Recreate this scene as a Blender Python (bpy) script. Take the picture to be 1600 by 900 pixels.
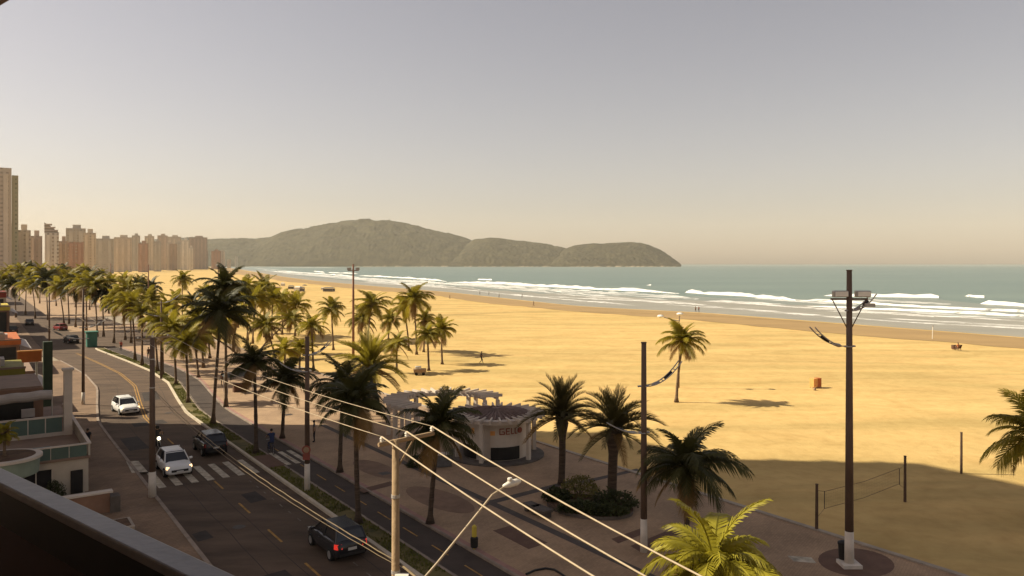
import bpy, bmesh, math, random
import numpy as np
from mathutils import Vector, Matrix, noise
R = math.radians
rnd = random.Random(11)
for o in list(bpy.data.objects):
    bpy.data.objects.remove(o)
sc = bpy.context.scene
COL = sc.collection

# ------------------------------------------------------------------ camera
H = 14.0          # eye height over the street (fifth-floor balcony)
F = 1180.0        # focal length in photo pixels (1600 wide)
HY = 413.0        # horizon row
cam_d = bpy.data.cameras.new('camera')
cam_d.sensor_width = 36.0
cam_d.lens = 36.0 * F / 1600.0
cam_d.shift_y = -(450.0 - HY) / 1600.0
cam_d.clip_start = 0.05
cam_d.clip_end = 90000.0
cam = bpy.data.objects.new('camera', cam_d)
cam.location = (0, 0, H)
cam.rotation_euler = (R(90), 0, 0)
COL.objects.link(cam)
sc.camera = cam

# ------------------------------------------------------------------ sky and sun
SUN_ELEV = R(39.5)
SUN_AZ = math.atan2(0.09, -0.996)            # from the left, a touch ahead of the camera
sun_vec = Vector((math.cos(SUN_ELEV) * math.cos(SUN_AZ), math.cos(SUN_ELEV) * math.sin(SUN_AZ), math.sin(SUN_ELEV)))
world = bpy.data.worlds.new('World')
sc.world = world
world.use_nodes = True
wn, wl = world.node_tree.nodes, world.node_tree.links
wn.clear()
w_out = wn.new('ShaderNodeOutputWorld')
w_bg = wn.new('ShaderNodeBackground')
w_sky = wn.new('ShaderNodeTexSky')
w_sky.sky_type = 'NISHITA'
w_sky.sun_disc = False
w_sky.sun_elevation = SUN_ELEV
w_sky.sun_rotation = math.atan2(sun_vec.x, sun_vec.y)
w_sky.altitude = 0
w_sky.air_density = 1.0
w_sky.dust_density = 0.9
w_sky.ozone_density = 1.0
w_hs = wn.new('ShaderNodeHueSaturation')
w_hs.inputs['Saturation'].default_value = 0.62
w_mul = wn.new('ShaderNodeMix')
w_mul.data_type = 'RGBA'
w_mul.blend_type = 'MULTIPLY'
w_mul.inputs['Factor'].default_value = 1.0
w_mul.inputs['B'].default_value = (1.0, 0.83, 0.725, 1)
w_bg.inputs['Strength'].default_value = 0.089
wl.new(w_sky.outputs['Color'], w_hs.inputs['Color'])
wl.new(w_hs.outputs['Color'], w_mul.inputs['A'])
wl.new(w_mul.outputs['Result'], w_bg.inputs['Color'])
wl.new(w_bg.outputs['Background'], w_out.inputs['Surface'])
sun_d = bpy.data.lights.new('sun', 'SUN')
sun_d.energy = 5.0
sun_d.angle = R(0.5)
sun_d.color = (1.0, 0.905, 0.70)
sun = bpy.data.objects.new('sun', sun_d)
sun.rotation_euler = (-sun_vec).to_track_quat('-Z', 'Y').to_euler()
sun.location = (-60, 0, 80)
COL.objects.link(sun)
sc.view_settings.view_transform = 'Standard'
sc.view_settings.look = 'None'
sc.view_settings.gamma = 1.0
sc.view_settings.exposure = 0.64
sc.view_settings.use_curve_mapping = False
sc.render.engine = 'CYCLES'
sc.cycles.use_denoising = True
sc.cycles.volume_bounces = 0
sc.cycles.max_bounces = 6
sc.cycles.diffuse_bounces = 3
sc.cycles.transparent_max_bounces = 12
sc.cycles.sample_clamp_indirect = 8.0

# ------------------------------------------------------------------ helpers
def gp(px, py, z=0.0):
    """ground point (x, y) of the place seen at a photo pixel, on level z"""
    t = (H - z) / (py - HY)
    return ((px - 800.0) * t, F * t)

U = (-0.58, 0.815)      # along the avenue, away from the camera
V = (0.815, 0.58)       # across it, towards the sea
K0 = (-9.36, 40.9)      # a point on the kerb between roadway and grass strip
def rd(a, b, z=None):
    x = K0[0] + U[0] * a + V[0] * b
    y = K0[1] + U[1] * a + V[1] * b
    return (x, y) if z is None else (x, y, z)
def to_rd(x, y):
    dx, dy = x - K0[0], y - K0[1]
    return dx * U[0] + dy * U[1], dx * V[0] + dy * V[1]
ROADANG = math.atan2(U[1], U[0])

def tag(o, label=None, cat=None, group=None, kind=None):
    if label: o['label'] = label
    if cat: o['category'] = cat
    if group: o['group'] = group
    if kind: o['kind'] = kind
    return o

def empty(name, loc, rz=0.0):
    o = bpy.data.objects.new(name, None)
    o.empty_display_size = 0.2
    o.location = loc
    o.rotation_euler = (0, 0, rz)
    COL.objects.link(o)
    return o

def thing(name, label, cat, loc=(0, 0, 0), rz=0.0, group=None):
    if len(loc) == 2: loc = (loc[0], loc[1], 0.0)
    return tag(empty(name, loc, rz), label, cat, group)

def link(name, me, parent=None, loc=None, rot=None, scale=None):
    o = bpy.data.objects.new(name, me)
    COL.objects.link(o)
    if parent: o.parent = parent
    if loc is not None: o.location = loc
    if rot is not None: o.rotation_euler = rot
    if scale is not None: o.scale = scale
    return o

class MB:
    """collects faces; build() links them as one mesh object"""
    def __init__(s):
        s.v, s.f, s.m = [], [], []
    def face(s, pts, m=0):
        n = len(s.v)
        s.v += [tuple(p) for p in pts]
        s.f.append(tuple(range(n, n + len(pts)))); s.m.append(m)
        return s
    def hexa(s, p, m=0):
        n = len(s.v)
        s.v += [tuple(q) for q in p]
        for q in ((3, 2, 1, 0), (4, 5, 6, 7), (0, 1, 5, 4), (1, 2, 6, 5), (2, 3, 7, 6), (3, 0, 4, 7)):
            s.f.append(tuple(n + k for k in q)); s.m.append(m)
        return s
    def box(s, c, d, rz=0.0, m=0, taper=1.0):
        x, y, z = d[0] / 2, d[1] / 2, d[2] / 2
        cs, sn = math.cos(rz), math.sin(rz)
        p = []
        for zz, k in ((-z, 1.0), (z, taper)):
            for xx, yy in ((-x, -y), (x, -y), (x, y), (-x, y)):
                xx *= k; yy *= k
                p.append((c[0] + xx * cs - yy * sn, c[1] + xx * sn + yy * cs, c[2] + zz))
        return s.hexa(p, m)
    def rbox(s, a0, a1, b0, b1, z0, z1, m=0):
        q = [rd(a0, b0), rd(a0, b1), rd(a1, b1), rd(a1, b0)]
        return s.hexa([(x, y, z0) for x, y in q] + [(x, y, z1) for x, y in q], m)
    def tube(s, pts, rad, n=8, m=0, cap=True):
        pts = [Vector(p) for p in pts]
        if not hasattr(rad, '__len__'): rad = [rad] * len(pts)
        base = len(s.v)
        prev = None
        for i, p in enumerate(pts):
            if i == 0: d = pts[1] - p
            elif i == len(pts) - 1: d = p - pts[i - 1]
            else: d = pts[i + 1] - pts[i - 1]
            d.normalize()
            if prev is None:
                up = Vector((0, 0, 1)) if abs(d.z) < 0.9 else Vector((1, 0, 0))
                x = d.cross(up).normalized()
            else:
                x = (prev - d * prev.dot(d)).normalized()
            prev = x
            y = d.cross(x)
            for k in range(n):
                an = 2 * math.pi * k / n
                s.v.append(tuple(p + (x * math.cos(an) + y * math.sin(an)) * rad[i]))
        for i in range(len(pts) - 1):
            for k in range(n):
                k2 = (k + 1) % n
                s.f.append((base + i * n + k, base + i * n + k2, base + (i + 1) * n + k2, base + (i + 1) * n + k)); s.m.append(m)
        if cap:
            s.f.append(tuple(base + k for k in reversed(range(n)))); s.m.append(m)
            e = base + (len(pts) - 1) * n
            s.f.append(tuple(e + k for k in range(n))); s.m.append(m)
        return s
    def lathe(s, prof, c=(0, 0, 0), n=20, m=0):
        base = len(s.v)
        for r, z in prof:
            for k in range(n):
                an = 2 * math.pi * k / n
                s.v.append((c[0] + r * math.cos(an), c[1] + r * math.sin(an), c[2] + z))
        for i in range(len(prof) - 1):
            for k in range(n):
                k2 = (k + 1) % n
                s.f.append((base + i * n + k, base + i * n + k2, base + (i + 1) * n + k2, base + (i + 1) * n + k)); s.m.append(m)
        s.f.append(tuple(base + k for k in reversed(range(n)))); s.m.append(m)
        e = base + (len(prof) - 1) * n
        s.f.append(tuple(e + k for k in range(n))); s.m.append(m)
        return s
    def mesh(s, name, mats, smooth=False):
        me = bpy.data.meshes.new(name)
        me.from_pydata(s.v, [], s.f)
        if not isinstance(mats, (list, tuple)): mats = [mats]
        for mt in mats: me.materials.append(mt)
        if len(mats) > 1: me.polygons.foreach_set('material_index', s.m)
        if smooth: me.polygons.foreach_set('use_smooth', [True] * len(s.f))
        me.update()
        return me
    def build(s, name, mats, parent=None, smooth=False, world=False, bevel=0.0):
        o = link(name, s.mesh(name, mats, smooth), parent)
        if parent is not None and world:       # vertices were given in world space
            o.matrix_parent_inverse = parent_matrix(parent).inverted()
        if bevel:
            b = o.modifiers.new('bevel', 'BEVEL'); b.width = bevel; b.segments = 2; b.limit_method = 'ANGLE'
        return o
def parent_matrix(p):
    m = Matrix.Translation(p.location) @ Matrix.Rotation(p.rotation_euler.z, 4, 'Z')
    if p.parent: m = parent_matrix(p.parent) @ m
    return m

# ------------------------------------------------------------------ materials
def mat(name, col, rough=0.8, var=0.15, scale=3.0, bump=0.0, bscale=None, metal=0.0, spec=0.3, col2=None, detail=4.0, rndv=0.0,
        transl=0.0, stretch=None, trans=0.0, emit=None, estr=0.0):
    m = bpy.data.materials.new(name)
    m.use_nodes = True
    n, l = m.node_tree.nodes, m.node_tree.links
    p = n['Principled BSDF']
    p.inputs['Roughness'].default_value = rough
    p.inputs['Metallic'].default_value = metal
    p.inputs['Specular IOR Level'].default_value = spec
    tc = n.new('ShaderNodeTexCoord')
    src = tc.outputs['Object']
    if stretch:
        mp = n.new('ShaderNodeMapping')
        mp.inputs['Rotation'].default_value = (0, 0, stretch[1])
        mp.inputs['Scale'].default_value = stretch[0]
        l.new(src, mp.inputs['Vector']); src = mp.outputs['Vector']
    tx = n.new('ShaderNodeTexNoise')
    tx.inputs['Scale'].default_value = scale
    tx.inputs['Detail'].default_value = detail
    tx.inputs['Roughness'].default_value = 0.6
    l.new(src, tx.inputs['Vector'])
    cr = n.new('ShaderNodeValToRGB')
    c1 = [max(0, c * (1 - var)) for c in col]
    c2 = [min(1, c * (1 + var)) for c in (col2 or col)]
    cr.color_ramp.elements[0].position = 0.32
    cr.color_ramp.elements[1].position = 0.68
    cr.color_ramp.elements[0].color = (*c1, 1)
    cr.color_ramp.elements[1].color = (*c2, 1)
    l.new(tx.outputs['Fac'], cr.inputs['Fac'])
    out = cr.outputs['Color']
    if rndv:
        oi = n.new('ShaderNodeObjectInfo')
        mr = n.new('ShaderNodeMapRange')
        mr.inputs['To Min'].default_value = 1 - rndv
        mr.inputs['To Max'].default_value = 1 + rndv
        l.new(oi.outputs['Random'], mr.inputs['Value'])
        hv = n.new('ShaderNodeHueSaturation')
        l.new(mr.outputs['Result'], hv.inputs['Value'])
        l.new(out, hv.inputs['Color']); out = hv.outputs['Color']
    l.new(out, p.inputs['Base Color'])
    if bump:
        tb = n.new('ShaderNodeTexNoise')
        tb.inputs['Scale'].default_value = bscale or scale * 6
        tb.inputs['Detail'].default_value = 5.0
        l.new(src, tb.inputs['Vector'])
        bp = n.new('ShaderNodeBump')
        bp.inputs['Strength'].default_value = min(1.0, bump)
        bp.inputs['Distance'].default_value = 0.05 * max(1.0, bump)
        l.new(tb.outputs['Fac'], bp.inputs['Height'])
        l.new(bp.outputs['Normal'], p.inputs['Normal'])
    if trans:
        p.inputs['Transmission Weight'].default_value = trans
    if emit:
        p.inputs['Emission Color'].default_value = (*emit, 1)
        p.inputs['Emission Strength'].default_value = estr
    if transl:
        tr = n.new('ShaderNodeBsdfTranslucent')
        l.new(out, tr.inputs['Color'])
        mx = n.new('ShaderNodeMixShader')
        mx.inputs['Fac'].default_value = transl
        l.new(p.outputs['BSDF'], mx.inputs[1]); l.new(tr.outputs['BSDF'], mx.inputs[2])
        l.new(mx.outputs['Shader'], n['Material Output'].inputs['Surface'])
    return m

def paver_mat(name, col, size=0.25, rot=0.0, var=0.25, bump=0.4):
    """concrete pavers: joints and colour by a brick texture, large stains by noise"""
    m = mat(name, col, 0.9, var, 0.35, 0.0)
    n, l = m.node_tree.nodes, m.node_tree.links
    p = n['Principled BSDF']
    src = p.inputs['Base Color'].links[0].from_socket
    tc = n.new('ShaderNodeTexCoord'); mp = n.new('ShaderNodeMapping')
    mp.inputs['Rotation'].default_value = (0, 0, rot)
    l.new(tc.outputs['Object'], mp.inputs['Vector'])
    br = n.new('ShaderNodeTexBrick')
    br.inputs['Scale'].default_value = 1.0
    br.inputs['Brick Width'].default_value = size * 2
    br.inputs['Row Height'].default_value = size
    br.inputs['Mortar Size'].default_value = size * 0.05
    br.inputs['Color1'].default_value = (0.92, 0.91, 0.90, 1)
    br.inputs['Color2'].default_value = (1.1, 1.08, 1.05, 1)
    br.inputs['Mortar'].default_value = (0.72, 0.70, 0.68, 1)
    l.new(mp.outputs['Vector'], br.inputs['Vector'])
    mx = n.new('ShaderNodeMix'); mx.data_type = 'RGBA'; mx.blend_type = 'MULTIPLY'
    mx.inputs['Factor'].default_value = 1.0
    l.new(src, mx.inputs['A']); l.new(br.outputs['Color'], mx.inputs['B'])
    l.new(mx.outputs['Result'], p.inputs['Base Color'])
    bp = n.new('ShaderNodeBump'); bp.inputs['Strength'].default_value = bump; bp.inputs['Distance'].default_value = 0.01
    l.new(br.outputs['Fac'], bp.inputs['Height']); bp.invert = True
    l.new(bp.outputs['Normal'], p.inputs['Normal'])
    return m

def window_mat(name, wall, glass, w=3.2, h=3.0, rough=0.7):
    """facade too far away to tell its windows apart: rows of openings in a wall"""
    m = bpy.data.materials.new(name); m.use_nodes = True
    n, l = m.node_tree.nodes, m.node_tree.links
    p = n['Principled BSDF']; p.inputs['Roughness'].default_value = rough
    g = n.new('ShaderNodeTexCoord')
    sp = n.new('ShaderNodeSeparateXYZ'); l.new(g.outputs['Object'], sp.inputs['Vector'])
    ad = n.new('ShaderNodeMath'); ad.operation = 'ADD'
    l.new(sp.outputs['X'], ad.inputs[0]); l.new(sp.outputs['Y'], ad.inputs[1])
    cb = n.new('ShaderNodeCombineXYZ'); l.new(ad.outputs[0], cb.inputs['X']); l.new(sp.outputs['Z'], cb.inputs['Y'])
    br = n.new('ShaderNodeTexBrick'); br.offset = 0.0
    br.inputs['Scale'].default_value = 1.0
    br.inputs['Brick Width'].default_value = w; br.inputs['Row Height'].default_value = h
    br.inputs['Mortar Size'].default_value = h * 0.30; br.inputs['Mortar Smooth'].default_value = 0.0
    br.inputs['Color1'].default_value = (*glass, 1)
    br.inputs['Color2'].default_value = (*[c * 1.8 for c in glass], 1)
    br.inputs['Mortar'].default_value = (*wall, 1)
    l.new(cb.outputs['Vector'], br.inputs['Vector'])
    l.new(br.outputs['Color'], p.inputs['Base Color'])
    return m

def sand_mat():
    """dry sand: broad wind-blown streaks, trampled hollows in the bump"""
    m = mat('sand', (0.575, 0.388, 0.158), 0.95, 0.07, 0.03, 0.0, stretch=((1, 3.0, 1), R(28)), spec=0.1, detail=6.0)
    n, l = m.node_tree.nodes, m.node_tree.links
    p = n['Principled BSDF']; src = p.inputs['Base Color'].links[0].from_socket
    tc = n.new('ShaderNodeTexCoord'); mp = n.new('ShaderNodeMapping')
    mp.inputs['Rotation'].default_value = (0, 0, R(12)); mp.inputs['Scale'].default_value = (0.35, 1.5, 1)
    l.new(tc.outputs['Object'], mp.inputs['Vector'])
    t2 = n.new('ShaderNodeTexNoise'); t2.inputs['Scale'].default_value = 0.05; t2.inputs['Detail'].default_value = 5; t2.inputs['Distortion'].default_value = 2.2
    l.new(mp.outputs['Vector'], t2.inputs['Vector'])
    cr = n.new('ShaderNodeValToRGB'); cr.color_ramp.elements[0].position = 0.38; cr.color_ramp.elements[1].position = 0.66
    cr.color_ramp.elements[0].color = (0.80, 0.84, 0.80, 1); cr.color_ramp.elements[1].color = (1.06, 1.05, 1.03, 1)
    l.new(t2.outputs['Fac'], cr.inputs['Fac'])
    t3 = n.new('ShaderNodeTexNoise'); t3.inputs['Scale'].default_value = 1.1; t3.inputs['Detail'].default_value = 4
    l.new(tc.outputs['Object'], t3.inputs['Vector'])
    c3 = n.new('ShaderNodeValToRGB'); c3.color_ramp.elements[0].position = 0.30; c3.color_ramp.elements[1].position = 0.55
    c3.color_ramp.elements[0].color = (0.92, 0.91, 0.89, 1); c3.color_ramp.elements[1].color = (1.02, 1.02, 1.02, 1)
    l.new(t3.outputs['Fac'], c3.inputs['Fac'])
    t4 = n.new('ShaderNodeTexNoise'); t4.inputs['Scale'].default_value = 0.22; t4.inputs['Detail'].default_value = 7; t4.inputs['Roughness'].default_value = 0.7; t4.inputs['Distortion'].default_value = 0.8
    l.new(tc.outputs['Object'], t4.inputs['Vector'])
    c4 = n.new('ShaderNodeValToRGB'); c4.color_ramp.elements[0].position = 0.36; c4.color_ramp.elements[1].position = 0.58
    c4.color_ramp.elements[0].color = (0.91, 0.885, 0.85, 1); c4.color_ramp.elements[1].color = (1.03, 1.03, 1.03, 1)
    l.new(t4.outputs['Fac'], c4.inputs['Fac'])
    for s in (cr, c3, c4):
        mx = n.new('ShaderNodeMix'); mx.data_type = 'RGBA'; mx.blend_type = 'MULTIPLY'; mx.inputs['Factor'].default_value = 1.0
        l.new(src, mx.inputs['A']); l.new(s.outputs['Color'], mx.inputs['B']); src = mx.outputs['Result']
    l.new(src, p.inputs['Base Color'])
    tb = n.new('ShaderNodeTexNoise'); tb.inputs['Scale'].default_value = 1.3; tb.inputs['Detail'].default_value = 6; tb.inputs['Roughness'].default_value = 0.65
    l.new(tc.outputs['Object'], tb.inputs['Vector'])
    bp = n.new('ShaderNodeBump'); bp.inputs['Strength'].default_value = 0.7; bp.inputs['Distance'].default_value = 0.09
    l.new(tb.outputs['Fac'], bp.inputs['Height']); l.new(bp.outputs['Normal'], p.inputs['Normal'])
    return m
def foam_mat(name, lo, hi):
    """foam with holes: broken up by stretched noise, water shows between"""
    m = mat(name, (0.86, 0.83, 0.77), 0.8, 0.05, 0.2, 0.6, 2.0)
    n, l = m.node_tree.nodes, m.node_tree.links
    tc = n.new('ShaderNodeTexCoord'); mp = n.new('ShaderNodeMapping')
    mp.inputs['Rotation'].default_value = (0, 0, R(55)); mp.inputs['Scale'].default_value = (0.30, 1.0, 1)
    l.new(tc.outputs['Object'], mp.inputs['Vector'])
    t = n.new('ShaderNodeTexNoise'); t.inputs['Scale'].default_value = 0.20; t.inputs['Detail'].default_value = 9; t.inputs['Roughness'].default_value = 0.72; t.inputs['Distortion'].default_value = 0.6
    l.new(mp.outputs['Vector'], t.inputs['Vector'])
    mr = n.new('ShaderNodeMapRange'); mr.inputs['From Min'].default_value = lo; mr.inputs['From Max'].default_value = hi
    l.new(t.outputs['Fac'], mr.inputs['Value'])
    tr = n.new('ShaderNodeBsdfTransparent'); mx = n.new('ShaderNodeMixShader')
    l.new(mr.outputs['Result'], mx.inputs['Fac']); l.new(tr.outputs['BSDF'], mx.inputs[1]); l.new(n['Principled BSDF'].outputs['BSDF'], mx.inputs[2])
    l.new(mx.outputs['Shader'], n['Material Output'].inputs['Surface'])
    return m
M = {}
M['sand'] = sand_mat()
M['sand_near'] = mat('sand_near', (0.56, 0.43, 0.25), 0.95, 0.16, 0.3, 1.0, 2.4, spec=0.1)
M['wet_sand'] = mat('wet_sand', (0.34, 0.215, 0.082), 0.55, 0.12, 0.06, 0.2, 1.0, stretch=((1, 3, 1), R(60)), spec=0.25)
M['asphalt'] = mat('asphalt', (0.098, 0.064, 0.042), 0.92, 0.32, 0.22, 0.5, 40, stretch=((1, 3, 1), R(-54)))
M['path_asphalt'] = mat('path_asphalt', (0.062, 0.045, 0.036), 0.92, 0.2, 0.6, 0.5, 40)
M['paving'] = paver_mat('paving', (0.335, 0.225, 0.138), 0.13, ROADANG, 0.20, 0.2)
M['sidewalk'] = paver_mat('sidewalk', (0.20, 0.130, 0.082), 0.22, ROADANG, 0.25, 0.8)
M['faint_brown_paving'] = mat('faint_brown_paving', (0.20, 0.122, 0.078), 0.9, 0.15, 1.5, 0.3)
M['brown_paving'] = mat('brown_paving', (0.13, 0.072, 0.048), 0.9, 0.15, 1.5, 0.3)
M['band_paving'] = mat('band_paving', (0.085, 0.068, 0.058), 0.9, 0.15, 1.5, 0.3)
M['land'] = mat('land', (0.27, 0.22, 0.16), 0.95, 0.3, 0.02)
M['kerb_grey'] = mat('kerb_grey', (0.26, 0.20, 0.155), 0.9, 0.25, 1.0, 0.2)
M['kerb'] = mat('kerb', (0.52, 0.44, 0.33), 0.85, 0.12, 1.2, 0.2)
M['pink_kerb'] = mat('pink_kerb', (0.30, 0.165, 0.13), 0.85, 0.15, 1.2, 0.2)
M['white_paint'] = mat('white_paint', (0.42, 0.36, 0.27), 0.8, 0.40, 2.2, 0.0)
M['faint_paint'] = mat('faint_paint', (0.16, 0.13, 0.10), 0.9, 0.5, 2.2, 0.0)
M['yellow_paint'] = mat('yellow_paint', (0.34, 0.185, 0.045), 0.85, 0.45, 2.2)
M['grass_soil'] = mat('grass_soil', (0.085, 0.078, 0.025), 0.95, 0.35, 0.8, 0.6, 8, col2=(0.13, 0.10, 0.035))
M['grass'] = mat('grass', (0.115, 0.115, 0.025), 0.9, 0.35, 0.6, rndv=0.0, transl=0.3)
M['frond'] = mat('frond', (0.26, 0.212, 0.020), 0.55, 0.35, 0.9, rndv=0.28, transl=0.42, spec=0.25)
M['frond_dark'] = mat('frond_dark', (0.058, 0.056, 0.014), 0.55, 0.35, 0.9, rndv=0.25, transl=0.25, spec=0.25)  # dark copy of frond: shade put into the colour; also varies far rows
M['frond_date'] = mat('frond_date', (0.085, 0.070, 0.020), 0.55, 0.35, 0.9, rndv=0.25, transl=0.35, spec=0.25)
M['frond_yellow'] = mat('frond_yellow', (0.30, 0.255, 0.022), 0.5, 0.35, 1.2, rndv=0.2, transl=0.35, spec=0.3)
M['frond_dry'] = mat('frond_dry', (0.20, 0.115, 0.035), 0.8, 0.3, 1.2, rndv=0.2, transl=0.2)
M['trunk'] = mat('trunk', (0.15, 0.10, 0.062), 0.95, 0.35, 1.5, 1.0, 7, stretch=((1, 1, 6), 0))
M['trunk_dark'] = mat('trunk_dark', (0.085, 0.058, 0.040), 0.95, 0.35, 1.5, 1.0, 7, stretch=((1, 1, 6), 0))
M['leaf'] = mat('leaf', (0.050, 0.058, 0.018), 0.6, 0.4, 1.5, transl=0.25)
M['leaf_olive'] = mat('leaf_olive', (0.16, 0.14, 0.030), 0.6, 0.35, 1.5, transl=0.25)
M['concrete'] = mat('concrete', (0.34, 0.28, 0.22), 0.9, 0.15, 1.3, 0.2, 12)
M['pole_brown'] = mat('pole_brown', (0.12, 0.078, 0.055), 0.85, 0.25, 1.2, 0.4, 10, stretch=((1, 1, 0.3), 0))
M['pole_red'] = mat('pole_red', (0.22, 0.11, 0.07), 0.85, 0.2, 1.2)
M['pole_conc'] = mat('pole_conc', (0.30, 0.205, 0.115), 0.9, 0.2, 1.2, 0.4, 10)
M['pole_white'] = mat('pole_white', (0.60, 0.53, 0.45), 0.85, 0.12, 2.0, 0.2)
M['galv'] = mat('galv', (0.40, 0.37, 0.34), 0.5, 0.12, 3.0, metal=0.4)
M['wire'] = mat('wire', (0.40, 0.31, 0.20), 0.5, 0.15, 3.0)
M['cable'] = mat('cable', (0.16, 0.115, 0.06), 0.6, 0.2, 3.0)
M['porcelain'] = mat('porcelain', (0.70, 0.64, 0.54), 0.3, 0.1, 3.0)
M['lamp_glass'] = mat('lamp_glass', (0.75, 0.72, 0.65), 0.25, 0.05, 3.0)
M['white_wall'] = mat('white_wall', (0.54, 0.455, 0.375), 0.85, 0.10, 0.8, 0.15, 10)
M['cream_wall'] = mat('cream_wall', (0.46, 0.39, 0.31), 0.85, 0.12, 0.7, 0.15, 10)
M['green_wall'] = mat('green_wall', (0.22, 0.26, 0.20), 0.7, 0.15, 0.7)
M['brown_wall'] = mat('brown_wall', (0.23, 0.13, 0.085), 0.85, 0.15, 0.8)
M['terrace'] = mat('terrace', (0.24, 0.16, 0.115), 0.8, 0.15, 0.8)
M['dark_opening'] = mat('dark_opening', (0.018, 0.016, 0.015), 0.4, 0.3, 0.8)
M['glass_green'] = mat('glass_green', (0.10, 0.145, 0.12), 0.12, 0.12, 0.6, spec=0.5)
M['glass_blue'] = mat('glass_blue', (0.22, 0.29, 0.30), 0.12, 0.12, 0.6, spec=0.5)
M['glass_dark'] = mat('glass_dark', (0.02, 0.02, 0.022), 0.08, 0.1, 0.6, spec=0.6)
M['roof_tile'] = mat('roof_tile', (0.17, 0.115, 0.095), 0.9, 0.3, 2.5, 0.4)
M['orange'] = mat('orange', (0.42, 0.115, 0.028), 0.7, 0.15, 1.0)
M['pale_orange'] = mat('pale_orange', (0.72, 0.33, 0.10), 0.7, 0.15, 1.0)  # paler orange for the two-tone stall, sign rim and menu spots
M['red'] = mat('red', (0.22, 0.04, 0.028), 0.6, 0.15, 1.0)
M['sign_red'] = mat('sign_red', (0.24, 0.065, 0.045), 0.6, 0.1, 1.0)
M['yellow'] = mat('yellow', (0.55, 0.42, 0.06), 0.7, 0.15, 1.0)
M['lime'] = mat('lime', (0.20, 0.17, 0.025), 0.7, 0.15, 0.6)
M['dark_green'] = mat('dark_green', (0.035, 0.050, 0.028), 0.7, 0.25, 0.8)
M['teal'] = mat('teal', (0.05, 0.15, 0.11), 0.6, 0.2, 0.8)
M['canvas_grey'] = mat('canvas_grey', (0.42, 0.37, 0.34), 0.8, 0.12, 1.2)
M['black'] = mat('black', (0.018, 0.016, 0.015), 0.6, 0.2, 1.5)
M['black_metal'] = mat('black_metal', (0.012, 0.011, 0.010), 0.5, 0.2, 1.5)
M['rubber'] = mat('rubber', (0.015, 0.015, 0.015), 0.85, 0.2, 3.0)
M['stone_dark'] = mat('stone_dark', (0.11, 0.09, 0.075), 0.9, 0.25, 1.5, 0.4)
M['granite'] = mat('granite', (0.20, 0.18, 0.185), 0.40, 0.16, 9.0, 0.05, 30)
M['soil'] = mat('soil', (0.10, 0.055, 0.030), 0.95, 0.3, 2.0, 0.6)
M['wood_post'] = mat('wood_post', (0.10, 0.062, 0.04), 0.9, 0.25, 1.5)
M['net'] = mat('net', (0.07, 0.055, 0.045), 0.9, 0.15, 1.5)
M['foam'] = foam_mat('foam', 0.34, 0.46)
M['foam_lace'] = foam_mat('foam_lace', 0.40, 0.60)
M['hill'] = mat('hill', (0.024, 0.021, 0.010), 0.95, 0.65, 0.020, 0.0, detail=9.0, col2=(0.044, 0.037, 0.017))
M['rock'] = mat('rock', (0.34, 0.27, 0.19), 0.95, 0.3, 0.02)
M['car_white'] = mat('car_white', (0.72, 0.70, 0.67), 0.25, 0.03, 0.5, spec=0.5)
M['car_black'] = mat('car_black', (0.020, 0.020, 0.023), 0.22, 0.05, 0.5, spec=0.5)
M['car_grey'] = mat('car_grey', (0.085, 0.075, 0.075), 0.25, 0.05, 0.5, spec=0.5)
M['car_red'] = mat('car_red', (0.22, 0.03, 0.03), 0.3, 0.05, 0.5, spec=0.5)
M['tail'] = mat('tail', (0.55, 0.02, 0.015), 0.3, 0.05, 0.5, emit=(1.0, 0.05, 0.03), estr=0.35)
M['tail_off'] = mat('tail_off', (0.22, 0.015, 0.012), 0.3, 0.05, 0.5)
M['head_on'] = mat('head_on', (0.9, 0.8, 0.6), 0.2, 0.02, 0.5, emit=(1.0, 0.62, 0.28), estr=1.6)
M['head_bright'] = mat('head_bright', (0.9, 0.85, 0.7), 0.2, 0.02, 0.5, emit=(1.0, 0.85, 0.55), estr=6.0)
M['head_off'] = mat('head_off', (0.6, 0.58, 0.54), 0.2, 0.05, 0.5)
M['plate'] = mat('plate', (0.5, 0.48, 0.45), 0.5, 0.05, 0.5)
M['rim'] = mat('rim', (0.35, 0.34, 0.33), 0.4, 0.1, 2.0, metal=0.6)
M['skin'] = mat('skin', (0.30, 0.17, 0.10), 0.6, 0.1, 3.0)
M['hair'] = mat('hair', (0.02, 0.014, 0.010), 0.7, 0.2, 8.0)
for nm, c in (('cloth_dark', (0.022, 0.02, 0.024)), ('cloth_blue', (0.030, 0.040, 0.090)), ('cloth_grey', (0.12, 0.11, 0.105)), ('cloth_red', (0.40, 0.08, 0.05)),
              ('cloth_white', (0.6, 0.56, 0.5)), ('cloth_tan', (0.30, 0.20, 0.12)), ('cloth_brown', (0.10, 0.05, 0.03)), ('cloth_orange', (0.55, 0.20, 0.07))):
    M[nm] = mat(nm, c, 0.9, 0.2, 4.0)

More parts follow.
